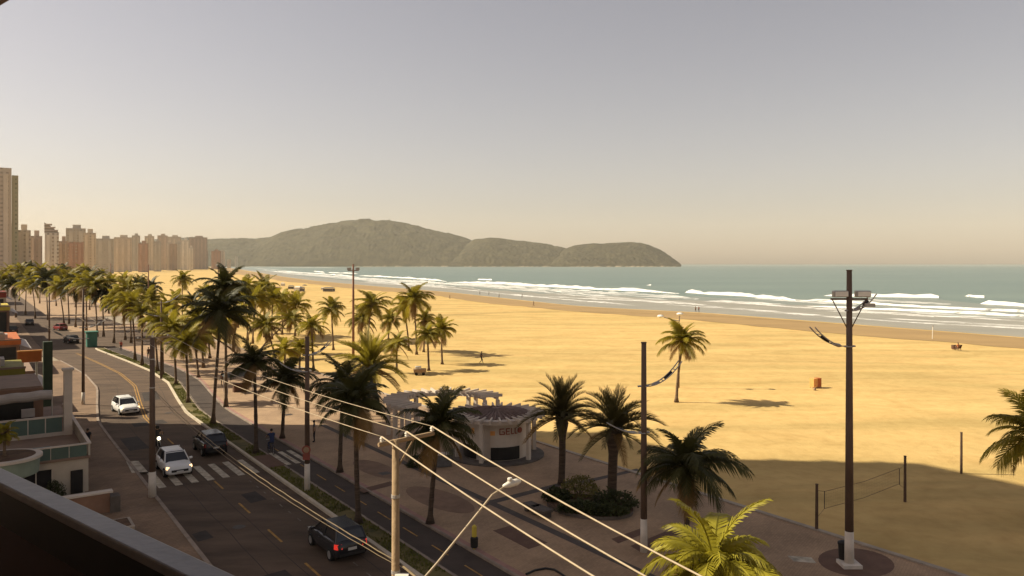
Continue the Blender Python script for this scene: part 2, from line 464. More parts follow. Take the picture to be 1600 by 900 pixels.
# ------------------------------------------------------------------ the setting: sea, land, beach
def sea_mat():
    m = mat('sea_water', (0.115, 0.175, 0.150), 0.28, 0.10, 0.004, 0.0, spec=0.35, col2=(0.15, 0.20, 0.16), stretch=((1, 4, 1), R(60)))
    n, l = m.node_tree.nodes, m.node_tree.links
    p = n['Principled BSDF']
    tc = n.new('ShaderNodeTexCoord'); mp = n.new('ShaderNodeMapping')
    mp.inputs['Rotation'].default_value = (0, 0, R(55)); mp.inputs['Scale'].default_value = (0.45, 1.6, 1)
    l.new(tc.outputs['Object'], mp.inputs['Vector'])
    t1 = n.new('ShaderNodeTexNoise'); t1.inputs['Scale'].default_value = 0.25; t1.inputs['Detail'].default_value = 8; t1.inputs['Roughness'].default_value = 0.65
    l.new(mp.outputs['Vector'], t1.inputs['Vector'])
    bp = n.new('ShaderNodeBump'); bp.inputs['Strength'].default_value = 1.0; bp.inputs['Distance'].default_value = 1.2
    l.new(t1.outputs['Fac'], bp.inputs['Height']); l.new(bp.outputs['Normal'], p.inputs['Normal'])
    return m
M['sea'] = sea_mat()
SEA_Z = -0.30
tag(MB().face([(-60000, -3000, SEA_Z), (60000, -3000, SEA_Z), (60000, 70000, SEA_Z), (-60000, 70000, SEA_Z)]).build('sea', M['sea']), kind='structure')

# shoreline and the landward edge of the sand, matched point by point
shore = [(330, -260), (215, -55), (150, 58), gp(1600, 526, SEA_Z), gp(1350, 507, SEA_Z), gp(1100, 488, SEA_Z), gp(900, 477, SEA_Z), gp(700, 456, SEA_Z),
         gp(600, 448, SEA_Z), gp(500, 439, SEA_Z), gp(450, 433, SEA_Z), gp(400, 425, SEA_Z), gp(360, 419, SEA_Z), (-1700, 4300), (-1500, 5600)]
inland = [rd(-330, 19.7), rd(-120, 19.7), rd(-60, 19.7), rd(-20, 19.7), rd(0, 19.7), rd(25, 19.7), rd(50, 19.7), rd(110, 19.7),
          rd(180, 19.7), rd(300, 21), rd(430, 30), (-480, 700), (-800, 1380), (-2300, 4200), (-2700, 5800)]
def densify(pts, k):
    out = []
    n = len(pts)
    for i in range(n - 1):
        p0 = pts[max(0, i - 1)]; p1 = pts[i]; p2 = pts[i + 1]; p3 = pts[min(n - 1, i + 2)]
        for j in range(k):
            t = j / k
            q = []
            for c in (0, 1):
                m1 = 0.5 * (p2[c] - p0[c]) * 0.6; m2 = 0.5 * (p3[c] - p1[c]) * 0.6
                h = (2*t**3 - 3*t*t + 1) * p1[c] + (t**3 - 2*t*t + t) * m1 + (-2*t**3 + 3*t*t) * p2[c] + (t**3 - t*t) * m2
                q.append(h)
            out.append(tuple(q))
    out.append(tuple(pts[-1]))
    return out
def lin(pts, k):
    out = []
    for i in range(len(pts) - 1):
        for j in range(k):
            t = j / k
            out.append((pts[i][0] * (1 - t) + pts[i + 1][0] * t, pts[i][1] * (1 - t) + pts[i + 1][1] * t))
    out.append(tuple(pts[-1]))
    return out
SH = densify(shore, 10)
IN = lin(inland, 10)
# sheet of sand: rows across from the promenade to under the water
fr = [0.0, 0.04, 0.10, 0.2, 0.32, 0.45, 0.58, 0.70, 0.80, 0.88, 0.95, 1.0, 1.10]
zz = [-0.02, -0.01, 0.0, 0.0, 0.0, 0.0, -0.01, -0.04, -0.08, -0.14, -0.22, SEA_Z, -1.1]
mb = MB()
for i in range(len(SH)):
    for k, f in enumerate(fr):
        x = IN[i][0] * (1 - f) + SH[i][0] * f
        y = IN[i][1] * (1 - f) + SH[i][1] * f
        dz = 0.05 * noise.noise((x * 0.05, y * 0.05, 3.0)) if 2 < k < 8 else 0.0
        mb.v.append((x, y, zz[k] + dz))
nr = len(fr)
for i in range(len(SH) - 1):
    for k in range(nr - 1):
        mb.f.append((i * nr + k, (i + 1) * nr + k, (i + 1) * nr + k + 1, i * nr + k + 1)[::-1]); mb.m.append(0)
beach = tag(mb.build('beach_sand', M['sand'], smooth=True), kind='structure')
# darker strip the tide has wetted, with a wandering upper edge
mb = MB()
rows = [0.0, 0.25, 0.5, 0.75, 1.0]
S2 = densify(shore, 40); I2 = lin(inland, 40)
def zprof(f):
    for k in range(len(fr) - 1):
        if f <= fr[k + 1]:
            t = (f - fr[k]) / (fr[k + 1] - fr[k]); return zz[k] * (1 - t) + zz[k + 1] * t
    return zz[-1]
for i in range(len(S2)):
    x0, y0 = I2[i]; x1, y1 = S2[i]
    w = 0.80 + 0.035 * noise.noise((x1 * 0.02, y1 * 0.02, 0)) + 0.012 * noise.noise((x1 * 0.12, y1 * 0.12, 5))
    for r in rows:
        f = w * (1 - r) + 1.02 * r
        mb.v.append((x0 * (1 - f) + x1 * f, y0 * (1 - f) + y1 * f, zprof(f) + 0.045 - 0.04 * abs(r - 0.1)))
for i in range(len(S2) - 1):
    for k in range(len(rows) - 1):
        n0 = i * len(rows) + k
        mb.f.append((n0 + 1, n0 + 1 + len(rows), n0 + len(rows), n0)); mb.m.append(0)
tag(mb.build('wet_sand', M['wet_sand'], smooth=True), kind='structure')

# city ground landward of the sand
mb = MB()
poly = [rd(-330, 20)] + [(p[0], p[1]) for p in inland[1:]] + [(-9000, 6500), (-9000, -3000), (60, -3000)]
c = (-600, 0)
ctr = (c[0], c[1], -0.06)
L3 = [(x, y, -0.06) for x, y in poly]
mb.v = [ctr] + L3
for i in range(1, len(L3)): mb.f.append((0, i + 1, i) if False else (0, i, i + 1)); mb.m.append(0)
mb.f.append((0, len(L3), 1)); mb.m.append(0)
tag(mb.build('ground', M['land']), kind='structure')

# a vehicle's track across the dry sand
M['track_sand'] = mat('track_sand', (0.40, 0.285, 0.125), 0.95, 0.2, 0.5, 0.6, 3.0)
for off in (0.0, 3.2):
    mb = MB(); T_ = lin([gp(x, y) for x, y in ((380, 470), (470, 486), (560, 496), (690, 493), (780, 489), (880, 487), (1010, 489), (1180, 497), (1420, 512), (1640, 529))], 24)
    for i, (x, y) in enumerate(T_):
        w = 0.20 + 0.14 * noise.noise((i * 0.3, off, 1)); yy = y + off + 0.5 * noise.noise((i * 0.08, 0, 2))
        mb.v += [(x, yy - w, 0.062), (x, yy + w, 0.062)]
    for i in range(len(T_) - 1): mb.f.append((2 * i, 2 * i + 2, 2 * i + 3, 2 * i + 1)); mb.m.append(0)
    tag(mb.build('tyre_track', M['track_sand'], beach))
# sandy shallows inside the surf
M['shallows'] = mat('shallows', (0.27, 0.245, 0.18), 0.30, 0.12, 0.02, 0.5, 0.8, stretch=((1, 4, 1), R(60)), spec=0.3)
M['shallows_outer'] = mat('shallows_outer', (0.185, 0.205, 0.16), 0.30, 0.12, 0.02, 0.5, 0.8, stretch=((1, 4, 1), R(60)), spec=0.3)
for nm, w0, w1, dz_, sd in (('shallows_outer', 30, 125, 0.012, 3.0), ('shallows', -6, 62, 0.022, 8.0)):
    mb = MB()
    for i in range(len(S2)):
        d = Vector((S2[i][0] - I2[i][0], S2[i][1] - I2[i][1])).normalized()
        x1, y1 = S2[i]
        w = w1 * (1 + 0.35 * noise.noise((x1 * 0.015, y1 * 0.015, sd)) + 0.25 * noise.noise((x1 * 0.06, y1 * 0.06, sd)))
        mb.v += [(x1 + d.x * w0, y1 + d.y * w0, SEA_Z + dz_), (x1 + d.x * w, y1 + d.y * w, SEA_Z + dz_)]
    for i in range(len(S2) - 1): mb.f.append((2 * i + 1, 2 * i + 3, 2 * i + 2, 2 * i)); mb.m.append(0)
    tag(mb.build('shallow_water', M[nm]), kind='structure')
# ---- breaking waves and foam
def ribbon(mb, px, wpx, z, seed, jag=0.5, rise=0.0, step=3.0):
    """foam along a photo polyline, laid on the water at level z; wpx = depth of the foam in rows; rise = height of the breaking crest"""
    pts = [gp(x, y, z) for x, y in px]
    P = lin(pts, 1)
    dense = []
    for i in range(len(P) - 1):
        d = math.dist(P[i], P[i + 1]); k = max(2, int(d / max(step, d / 160)))
        for j in range(k):
            t = j / k
            dense.append((P[i][0] * (1 - t) + P[i + 1][0] * t, P[i][1] * (1 - t) + P[i + 1][1] * t, (i + t) / (len(P) - 1)))
    n = len(dense)
    base = len(mb.v)
    for i, (x, y, t) in enumerate(dense):
        row = HY + F * (H - z) / y
        w = F * (H - z) / max(1.5, row - wpx - HY) - y       # depth on the water that fills wpx rows
        w = min(w, 60 + y * 0.05)
        env = min(1.0, min(t, 1 - t) * 9 + 0.06)
        s1 = noise.noise((x * 0.03 + seed, y * 0.03, seed)); s2 = noise.noise((x * 0.17, y * 0.17, seed + 7)); s3 = noise.noise((x * 0.6, y * 0.6, seed + 3))
        ww = max(0.03, env * w * (0.62 + jag * (0.9 * s1 + 0.6 * s2 + 0.3 * s3)))
        k = (y + ww) / y
        off = w * 0.25 * s1 * jag
        k0 = (y + off) / y; k1 = (y + off + ww) / y
        rz = rise * env * max(0.15, 0.8 + 0.5 * s1 + 0.35 * s2)
        mb.v += [(x * k0, y * k0, z), (x * (k0 + (k1 - k0) * 0.12), y * (k0 + (k1 - k0) * 0.12), z + rz), (x * (k0 + (k1 - k0) * 0.3), y * (k0 + (k1 - k0) * 0.3), z + rz * 0.55), (x * k1, y * k1, z + 0.01)]
    for i in range(n - 1):
        for q in range(3):
            a = base + i * 4 + q
            mb.f.append((a, a + 4, a + 5, a + 1)); mb.m.append(0)
FZ = SEA_Z + 0.04
mb = MB()
crest = [([(1288, 462), (1380, 464), (1480, 466)], 6, 1.5), ([(1508, 463), (1528, 465), (1548, 466)], 3, 0.9), ([(1532, 475), (1600, 479), (1680, 483)], 5, 1.3),
         ([(1070, 457), (1100, 459), (1165, 463), (1250, 470)], 6, 1.2), ([(1250, 470), (1340, 474), (1440, 480), (1600, 488), (1720, 494)], 4, 0.7),
         ([(700, 441), (780, 444), (865, 449), (960, 454), (1068, 459)], 4, 0.9), ([(1260, 478), (1380, 484), (1500, 490), (1640, 497)], 4, 0.6),
         ([(746, 437), (771, 438)], 3, 1.2), ([(1010, 446), (1025, 446)], 2, 0.8), ([(512, 426), (560, 428)], 4, 1.4), ([(490, 424), (508, 426)], 3, 1.4),
         ([(560, 431), (600, 433), (650, 436), (700, 440)], 3, 0.8), ([(427, 424), (470, 426), (515, 429), (560, 433)], 3, 0.9), ([(360, 416), (430, 417.5), (540, 418.5)], 1.2, 0.8)]
for i, (px, w, rz) in enumerate(crest): ribbon(mb, px, w * 1.35, FZ, i * 3.1 + 1, 0.5, rz)
tag(mb.build('breaking_wave_crests', M['foam'], smooth=True), 'white breaking wave crests rolling in off the beach', 'waves', kind='stuff')
mb = MB()
wash = [([(400, 421), (450, 428), (520, 434), (600, 441), (700, 449)], 6), ([(420, 424), (500, 431), (560, 436), (640, 441), (720, 446)], 4), ([(650, 441), (760, 449), (850, 457), (940, 466), (1040, 473), (1140, 480)], 3.2),
        ([(700, 445), (800, 450), (900, 457), (1000, 463), (1100, 469)], 3), ([(1100, 471), (1180, 476), (1260, 482), (1400, 491), (1600, 502), (1700, 508)], 3), ([(1040, 476), (1130, 482), (1200, 488), (1300, 496), (1420, 504), (1600, 514), (1720, 521)], 2.6),
        ([(560, 441), (640, 446), (720, 452), (800, 461), (900, 470), (1000, 478)], 2.2), ([(1180, 467), (1260, 473), (1350, 478)], 2.5), ([(1290, 486), (1400, 492), (1480, 497)], 2), ([(370, 417.5), (420, 421), (470, 426)], 2.5), ([(850, 463), (930, 468), (990, 470), (1060, 475)], 2),
        ([(1380, 498), (1500, 505), (1650, 513)], 1.8), ([(1330, 470), (1420, 473), (1500, 477)], 1.6)]
for i, (px, w) in enumerate(wash): ribbon(mb, px, w, FZ - 0.02, i * 2.3 + 40, 0.75, 0.06); ribbon(mb, [(x_, y_ - w * 0.25) for x_, y_ in px], w * 1.9, FZ - 0.03, i * 1.7 + 90, 0.55, 0.0)
tag(mb.build('surf_foam', M['foam_lace'], smooth=True), 'white foam washing towards the wet sand', 'foam', kind='stuff')

# ---- wooded hills across the bay
def hill(name, prof, Y0, depth, seed, label=None):
    xs = [p[0] for p in prof]; ys = [p[1] for p in prof]
    nx, nd = int((xs[-1] - xs[0]) * 0.70), 110
    mb = MB()
    for i in range(nx + 1):
        px = xs[0] + (xs[-1] - xs[0]) * i / nx
        py = float(np.interp(px, xs, ys))
        hr = (HY - py) / F * Y0 + H                     # ridge height
        for k in range(nd + 1):
            t = k / nd                                  # 0 = foot, 0.62 = ridge, 1 = far side
            s = math.sin(min(1.0, t / 0.62) * math.pi / 2) ** 0.85 if t < 0.62 else math.cos((t - 0.62) / 0.38 * math.pi / 2)
            Y = Y0 + (t - 0.62) * depth
            X = (px - 800) / F * Y
            g = (noise.noise((X * 0.004, Y * 0.002, seed)) * 0.18 + noise.noise((X * 0.009, Y * 0.009, seed)) * 0.08) * math.sin(t * math.pi)
            z = hr * (s * (1 + (g if t < 0.6 else 0.0)))
            z += (noise.noise((X * 0.018, Y * 0.018, seed + 2)) * 6 + noise.noise((X * 0.06, Y * 0.06, seed + 4)) * 7) * (1 if t > 0.03 else 0)
            z = min(z, hr * 1.01 + 4)
            mb.v.append((X + noise.noise((X * 0.05, Y * 0.05, 9)) * 6, Y, z if k else -3.0))
    for i in range(nx):
        for k in range(nd):
            a = i * (nd + 1) + k
            mb.f.append((a, a + nd + 1, a + nd + 2, a + 1)); mb.m.append(0)
    return tag(mb.build(name, M['hill'], smooth=True), kind='structure')
hill('wooded_hill', [(60, 413), (120, 400), (200, 382), (280, 372), (330, 374), (362, 373), (400, 375), (420, 371), (450, 364), (485, 355), (520, 349), (560, 346), (583, 345), (612, 347), (650, 353), (690, 363), (720, 371), (745, 379), (775, 393), (800, 413)], 5600, 1500, 1.0)
hill('wooded_hill', [(700, 408), (722, 386), (740, 376), (760, 373.5), (790, 374.5), (830, 378), (862, 383), (885, 389), (905, 400), (915, 412)], 5200, 1100, 5.0)
hill('wooded_hill', [(860, 408), (880, 391), (898, 385), (925, 382), (960, 381), (985, 380), (1010, 382), (1026, 388), (1042, 397), (1053, 405), (1060, 411), (1064, 414)], 4900, 900, 9.0)
mb = MB()
for i in range(70):
    px = 560 + i * 7.2 + rnd.uniform(-3, 3)
    Y = 5600 - 950 if px < 720 else (5200 - 700 if px < 890 else 4900 - 575)
    X = (px - 800) / F * Y
    s = rnd.uniform(4, 11)
    mb.lathe([(s * 1.6, -2), (s * 1.2, s * 0.3), (s * 0.5, s * 0.55)], (X, Y, -0.5), 6)
tag(mb.build('shore_rocks', M['rock']), 'pale rocks along the foot of the wooded hills', 'rocks', kind='stuff')
# mast on the summit
t = thing('radio_mast', 'thin radio mast on the summit of the highest wooded hill', 'mast', ((609 - 800) / F * 5600, 5600, 315))
MB().tube([(0, 0, -6), (0, 0, 52)], [2.0, 0.8], 6).build('shaft', M['galv'], t)
MB().box((0, 0, 30), (5, 1, 3)).build('dish', M['galv'], t)

# ------------------------------------------------------------------ avenue, cycle path, promenade
AW = [-200, 29.6, 36.8, 44.8, 57.3, 69.4, 81, 100.8, 120, 900]
BW = [0, 0, 0.05, 0.9, 2.4, 2.55, 1.8, 0.2, 0, 0]
def wob(a): return float(np.interp(a, AW, BW))
def frange(a0, a1, st):
    n = max(1, int(math.ceil((a1 - a0) / st)))
    return [a0 + (a1 - a0) * i / n for i in range(n + 1)]
def strip(name, b0, b1, a0, a1, z, mt, k0=1.0, k1=1.0, parent=None, st=3.0, th=0.0):
    """sheet (or, with th, a raised bar) along the avenue between two offsets; k = how far each edge follows the bend"""
    mb = MB(); A = frange(a0, a1, st)
    for a in A:
        w = wob(a)
        p, q = rd(a, b0 + w * k0), rd(a, b1 + w * k1)
        mb.v += [(p[0], p[1], z), (q[0], q[1], z)]
        if th: mb.v += [(p[0], p[1], z - th), (q[0], q[1], z - th)]
    s = 4 if th else 2
    for i in range(len(A) - 1):
        n = i * s
        mb.f.append((n, n + 1, n + s + 1, n + s)); mb.m.append(0)
        if th:
            mb.f.append((n + 2, n, n + s, n + s + 2)); mb.m.append(0)
            mb.f.append((n + 1, n + 3, n + s + 3, n + s + 1)); mb.m.append(0)
    if th:
        mb.f.append((0, 2, 3, 1)); mb.m.append(0)
        e = (len(A) - 1) * s
        mb.f.append((e, e + 1, e + 3, e + 2)); mb.m.append(0)
    return mb.build(name, mt, parent)
def S(o): return tag(o, kind='structure')
road = S(strip('road', -7.15, 0.02, -120, 640, 0.0, M['asphalt']))
S(strip('car_park', 0.02, 14.0, 104, 141, 0.004, M['asphalt'], 0, 0))
S(strip('car_park', -7.15 + 7.2, 12.0, 158, 190, 0.004, M['asphalt'], 0, 0))
S(strip('kerb', -0.02, 0.20, -120, 103, 0.15, M['kerb'], th=0.2, st=2.0))
grass_strip = S(strip('grass_verge', 0.20, 1.28, -120, 103, 0.12, M['grass_soil']))
S(strip('kerb', 1.28, 1.40, -120, 103, 0.135, M['kerb_grey'], th=0.2))
S(strip('cycle_path', 1.40, 3.55, -120, 103, 0.02, M['path_asphalt']))
S(strip('kerb', 3.55, 3.70, -120, 103, 0.13, M['kerb_grey'], th=0.2))
S(strip('kerb', 3.70, 3.98, -120, 103, 0.126, M['pink_kerb'], th=0.2))
prom = S(strip('promenade', 3.98, 19.55, -120, 103, 0.12, M['paving'], 1, 0))
S(strip('promenade', 0.02, 19.55, 141, 157.9, 0.05, M['paving'], 0, 0))
S(strip('promenade', 14.0, 19.55, 103, 141, 0.05, M['paving'], 0, 0))
S(strip('promenade', 0.02, 19.55, 190, 640, 0.05, M['paving'], 0, 0))
S(strip('beach_wall', 19.55, 19.85, -120, 640, 0.20, M['concrete'], 0, 0, th=0.5))
S(strip('paving_band', 8.15, 8.65, -40, 24, 0.124, M['band_paving'], 0, 0))
S(strip('kerb', -7.35, -7.15, -120, 88, 0.14, M['kerb_grey'], th=0.2))
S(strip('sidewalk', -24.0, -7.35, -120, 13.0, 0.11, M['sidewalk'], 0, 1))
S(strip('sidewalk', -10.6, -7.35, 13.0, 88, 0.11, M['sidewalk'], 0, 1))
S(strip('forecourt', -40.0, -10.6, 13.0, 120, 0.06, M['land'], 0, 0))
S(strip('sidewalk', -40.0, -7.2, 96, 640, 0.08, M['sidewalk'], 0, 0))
# painted markings, children of the road
for i, (px0, px1) in enumerate([((234, 744), (262, 763)), ((273, 744), (287, 758)), ((296, 738), (312, 753)), ((306, 727), (328, 749)), ((329, 724), (351, 744)), ((350, 721), (374, 741)), ((370, 717), (396, 737))]):
    pass
for i in range(7):
    b = -6.7 + i * 0.97
    o = MB().face([(*rd(12.5, b), 0.004), (*rd(12.5, b + 0.45), 0.004), (*rd(16.6, b + 0.45), 0.004), (*rd(16.6, b), 0.004)]).build('crosswalk_stripe', M['white_paint'], road)
cyc = [o for o in COL.objects if o.name == 'cycle_path'][0]
for i in range(3):
    b = 1.62 + i * 0.66
    MB().face([(*rd(13.2, b), 0.024), (*rd(13.2, b + 0.36), 0.024), (*rd(17.2, b + 0.36), 0.024), (*rd(17.2, b), 0.024)]).build('crosswalk_stripe', M['white_paint'], cyc)
# ramp where the crossing cuts the verge
S(MB().rbox(12.8, 16.4, 0.16, 1.44, 0.05, 0.145).build('crossing_ramp', M['brown_paving']))
for a in (-23, -17.5, -12, -6.5, -1, 4.4, 10.0, 19.5, 24.5):
    strip('centre_dash', -3.52, -3.40, a, a + 2.2, 0.004, M['yellow_paint'], parent=road)
for dd in (-3.60, -3.36):
    strip('centre_line', dd, dd + 0.10, 29, 98, 0.004, M['yellow_paint'], parent=road, st=2.0)
for i in range(24):
    strip('lane_dash', -1.62, -1.56, -24 + i * 1.5, -23.5 + i * 1.5, 0.004, M['faint_paint'], parent=road)
strip('edge_line', -0.42, -0.30, -120, 19, 0.004, M['white_paint'], parent=road) if False else None
for i in range(15):
    strip('path_dash', 2.42, 2.50, -26 + i * 3.1, -24.4 + i * 3.1, 0.024, M['yellow_paint'], parent=cyc)
strip('path_edge_line', 1.52, 1.59, -40, 98, 0.024, M['faint_paint'], parent=cyc)
# repairs, seams and manhole covers in the asphalt
M['asphalt_patch'] = mat('asphalt_patch', (0.040, 0.030, 0.025), 0.9, 0.25, 1.2, 0.4, 30)
M['iron'] = mat('iron', (0.075, 0.06, 0.05), 0.6, 0.3, 6.0, 0.6, 20, metal=0.5)
for (a0, a1, b0, b1) in ((-9, -4.5, -6.2, -4.4), (6.2, 8.4, -2.9, -1.9), (24, 29, -6.6, -5.2), (33, 35, -4.9, -2.2), (46, 52, -3.0, -1.4), (1.5, 3.0, -6.9, -6.1)):
    mb = MB(); q = [rd(a0, b0 + wob(a0)), rd(a0 + .15, b1 + wob(a0)), rd(a1, b1 + wob(a1) - .08), rd(a1 - .2, b0 + wob(a1))]
    mb.face([(x, y, 0.003) for x, y in q]).build('asphalt_patch', M['asphalt_patch'], road)
for (b, s) in ((-5.3, 1.0), (-1.0, 2.2), (-3.9, 3.1)):
    mb = MB(); A = frange(-25, 90, 1.0)
    for a in A:
        w = wob(a) + 0.10 * noise.noise((a * 0.25, s, 0)); p_, q_ = rd(a, b + w), rd(a, b + w + 0.035 + 0.02 * noise.noise((a, s, 4)))
        mb.v += [(p_[0], p_[1], 0.0032), (q_[0], q_[1], 0.0032)]
    for i in range(len(A) - 1): mb.f.append((2 * i, 2 * i + 1, 2 * i + 3, 2 * i + 2)); mb.m.append(0)
    mb.build('tar_seam', M['asphalt_patch'], road)
for (a, b) in ((2.5, -4.6), (18.8, -5.6), (38, -1.4), (-12, -2.4)):
    x, y = rd(a, b + wob(a)); MB().lathe([(0.33, 0), (0.33, 0.006), (0.28, 0.007)], (x, y, 0.001), 20).build('manhole_cover', M['iron'], road)
for (a, b) in ((7, 6.1), (-6, 12.5), (21, 15.5), (30, 7.5)):
    x, y = rd(a, b); MB().box((x, y, 0.126), (0.7, 0.7, 0.008), ROADANG).build('service_cover', M['iron'], prom)
# brown paving insets
def inset(name, pxs, mt, z=0.125, label=None):
    mb = MB().face([(*gp(x, y, z), z) for x, y in pxs])
    return tag(mb.build(name, mt, prom))
inset('brown_paving_inset', [(770, 829), (826, 858), (856, 848), (798, 821)], M['brown_paving'])
def oval(cx, cy, rx, ry, rot=0.0, n=28):
    return [(cx + rx * math.cos(t) * math.cos(rot) - ry * math.sin(t) * math.sin(rot), cy + rx * math.cos(t) * math.sin(rot) + ry * math.sin(t) * math.cos(rot)) for t in [2 * math.pi * i / n for i in range(n)]][::-1]
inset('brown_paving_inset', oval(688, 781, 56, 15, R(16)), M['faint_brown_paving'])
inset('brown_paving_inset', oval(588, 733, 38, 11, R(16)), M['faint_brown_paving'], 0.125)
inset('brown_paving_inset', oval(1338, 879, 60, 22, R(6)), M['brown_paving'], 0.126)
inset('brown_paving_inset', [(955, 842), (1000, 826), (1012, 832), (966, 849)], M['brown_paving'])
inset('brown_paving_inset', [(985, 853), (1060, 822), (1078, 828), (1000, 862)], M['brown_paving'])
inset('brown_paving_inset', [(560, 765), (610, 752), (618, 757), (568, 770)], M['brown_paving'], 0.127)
inset('pale_paint_mark', [(1230, 868), (1240, 877), (1276, 880), (1268, 871)], M['white_paint'], 0.1255)
inset('pale_ramp', [(197, 721), (206, 739), (231, 737), (216, 720)], M['white_paint'], 0.125)
# dark paving bands that fan out from the kiosk
S(MB().face([(*gp(745, 787, .127), .127), (*gp(752, 792, .127), .127), (*gp(905, 752, .127), .127), (*gp(900, 748, .127), .127)]).build('paving_band', M['band_paving']))
S(MB().face([(*gp(905, 752, .127), .127), (*gp(910, 756, .127), .127), (*gp(1000, 735, .127), .127), (*gp(995, 732, .127), .127)]).build('paving_band', M['band_paving']))
# short grass on the verge
mb = MB()
for i in range(9000):
    a = rnd.uniform(-12, 100); b = rnd.uniform(0.24, 1.24)
    if 12.6 < a < 16.6: continue
    if noise.noise((a * 0.35, b * 0.8, 2)) < -0.25: continue
    x, y = rd(a, b + wob(a)); an = rnd.uniform(0, 6.28); h = rnd.uniform(0.05, 0.16); w = rnd.uniform(0.03, 0.07)
    dx, dy = math.cos(an) * w, math.sin(an) * w
    mb.face([(x - dx, y - dy, 0.11), (x + dx, y + dy, 0.11), (x + rnd.uniform(-.06, .06), y + rnd.uniform(-.06, .06), 0.12 + h)])
tag(mb.build('verge_grass', M['grass']), 'patchy olive grass on the verge between roadway and cycle path', 'grass', kind='stuff')

# ------------------------------------------------------------------ palms
def frond_geo(mb, M4, L, p0, droop, N, ll, lw, hang, vee, seed, kind='coco', m=0):
    """one pinnate leaf: rachis arching from pitch p0, N pairs of leaflets; M4 places it"""
    rr = random.Random(seed)
    K = 14
    pts = [Vector((0, 0, 0))]; tans = []
    for i in range(K):
        s = (i + 0.5) / K
        th = p0 - droop * s ** 1.25
        t = Vector((math.cos(th), 0, math.sin(th))); tans.append(t)
        pts.append(pts[-1] + t * (L / K))
    tans.append(tans[-1])
    rad = [L * 0.012 * (1 - 0.8 * i / K) + 0.004 for i in range(K + 1)]
    b0 = len(mb.v)
    mb.tube(pts, rad, 3, m, cap=False)
    twist = rr.uniform(-0.35, 0.35)
    for side in (-1, 1):
        for i in range(N):
            s = 0.10 + 0.90 * (i + rr.uniform(-0.3, 0.3) + 0.5) / N
            s = min(0.999, max(0.08, s))
            q = s * K; k = int(q); u = q - k
            p = pts[k].lerp(pts[k + 1], u); t = tans[k]
            up = Vector((-t.z, 0, t.x)); sd = Vector((0, side, 0))
            if kind == 'coco':
                le = ll * (math.sin(math.pi * (0.12 + 0.80 * s)) ** 0.7) * rr.uniform(0.85, 1.1)
                fw = R(28 + 34 * s)
            else:
                le = ll * (0.55 + 0.45 * math.sin(math.pi * min(1, 0.2 + 0.8 * s))) * rr.uniform(0.85, 1.1)
                fw = R(38 + 22 * s)
            v = vee + rr.uniform(-0.12, 0.12) + twist * side
            d = (sd * math.cos(v) + up * math.sin(v)) * math.cos(fw) + t * math.sin(fw)
            d.normalize()
            w = t * lw * (0.5 + 0.5 * math.sin(math.pi * min(1, 0.25 + s * 0.7)))
            mid = p + d * le * 0.55 + Vector((0, 0, -hang * le * 0.16))
            tip = p + d * le + Vector((0, 0, -hang * le * 0.62))
            n = len(mb.v)
            mb.v += [tuple(p - w * 0.35), tuple(p + w * 0.35), tuple(mid + w * 0.5), tuple(mid - w * 0.5), tuple(tip)]
            mb.f += [(n, n + 1, n + 2, n + 3), (n + 3, n + 2, n + 4)]; mb.m += [m, m]
    for i in range(b0, len(mb.v)):
        mb.v[i] = tuple(M4 @ Vector(mb.v[i]))

CLASS = {'coco': [(R(80), R(55), 0.55), (R(58), R(85), 0.7), (R(32), R(88), 0.85), (R(5), R(70), 1.0), (R(-38), R(42), 0.9)],
         'date': [(R(86), R(38), 0.0), (R(68), R(62), 0.0), (R(46), R(72), 0.05), (R(22), R(70), 0.1), (R(-12), R(50), 0.15)]}
BANK = {}
def bank(kind, cl, var, mt):
    key = (kind, cl, var, mt)
    if key not in BANK:
        p0, dr, hg = CLASS[kind][cl]
        mb = MB()
        sd = cl * 10 + var + (100 if kind == 'date' else 0)
        rr = random.Random(sd)
        if kind == 'coco': frond_geo(mb, Matrix(), 1.0, p0 + rr.uniform(-.1, .1), dr * rr.uniform(.85, 1.15), 42, 0.31, 0.034, hg, 0.15, sd)
        else: frond_geo(mb, Matrix(), 1.0, p0 + rr.uniform(-.1, .1), dr * rr.uniform(.85, 1.15), 46, 0.21, 0.022, hg, 0.55, sd, 'date')
        BANK[key] = mb.mesh('frond', M[mt])
    return BANK[key]
COUNTS = {'coco': [5, 7, 8, 6, 3], 'date': [8, 12, 12, 9, 5]}
CROWN = {}
def crown_mesh(kind, var, mt):
    key = (kind, var, mt)
    if key not in CROWN:
        rr = random.Random(var * 7 + 3)
        mb = MB()
        for cl, c in enumerate(COUNTS[kind]):
            c = max(2, c - 1)
            p0, dr, hg = CLASS[kind][cl]
            for i in range(c):
                az = 2 * math.pi * (i + rr.uniform(-0.3, 0.3)) / c + cl * 0.7
                M4 = Matrix.Rotation(az, 4, 'Z')
                dry = 1 if (cl >= 3 and rr.random() < 0.35) else 0
                frond_geo(mb, M4, rr.uniform(0.85, 1.12), p0 + rr.uniform(-.15, .15), dr * rr.uniform(.8, 1.2), 20 if kind == 'coco' else 18, 0.32 if kind == 'coco' else 0.2, 0.065 if kind == 'coco' else 0.04, hg, 0.15 if kind == 'coco' else 0.5, rr.randint(0, 9999), kind, dry)
        CROWN[key] = mb.mesh('crown', [M[mt], M['frond_dry']])
    return CROWN[key]

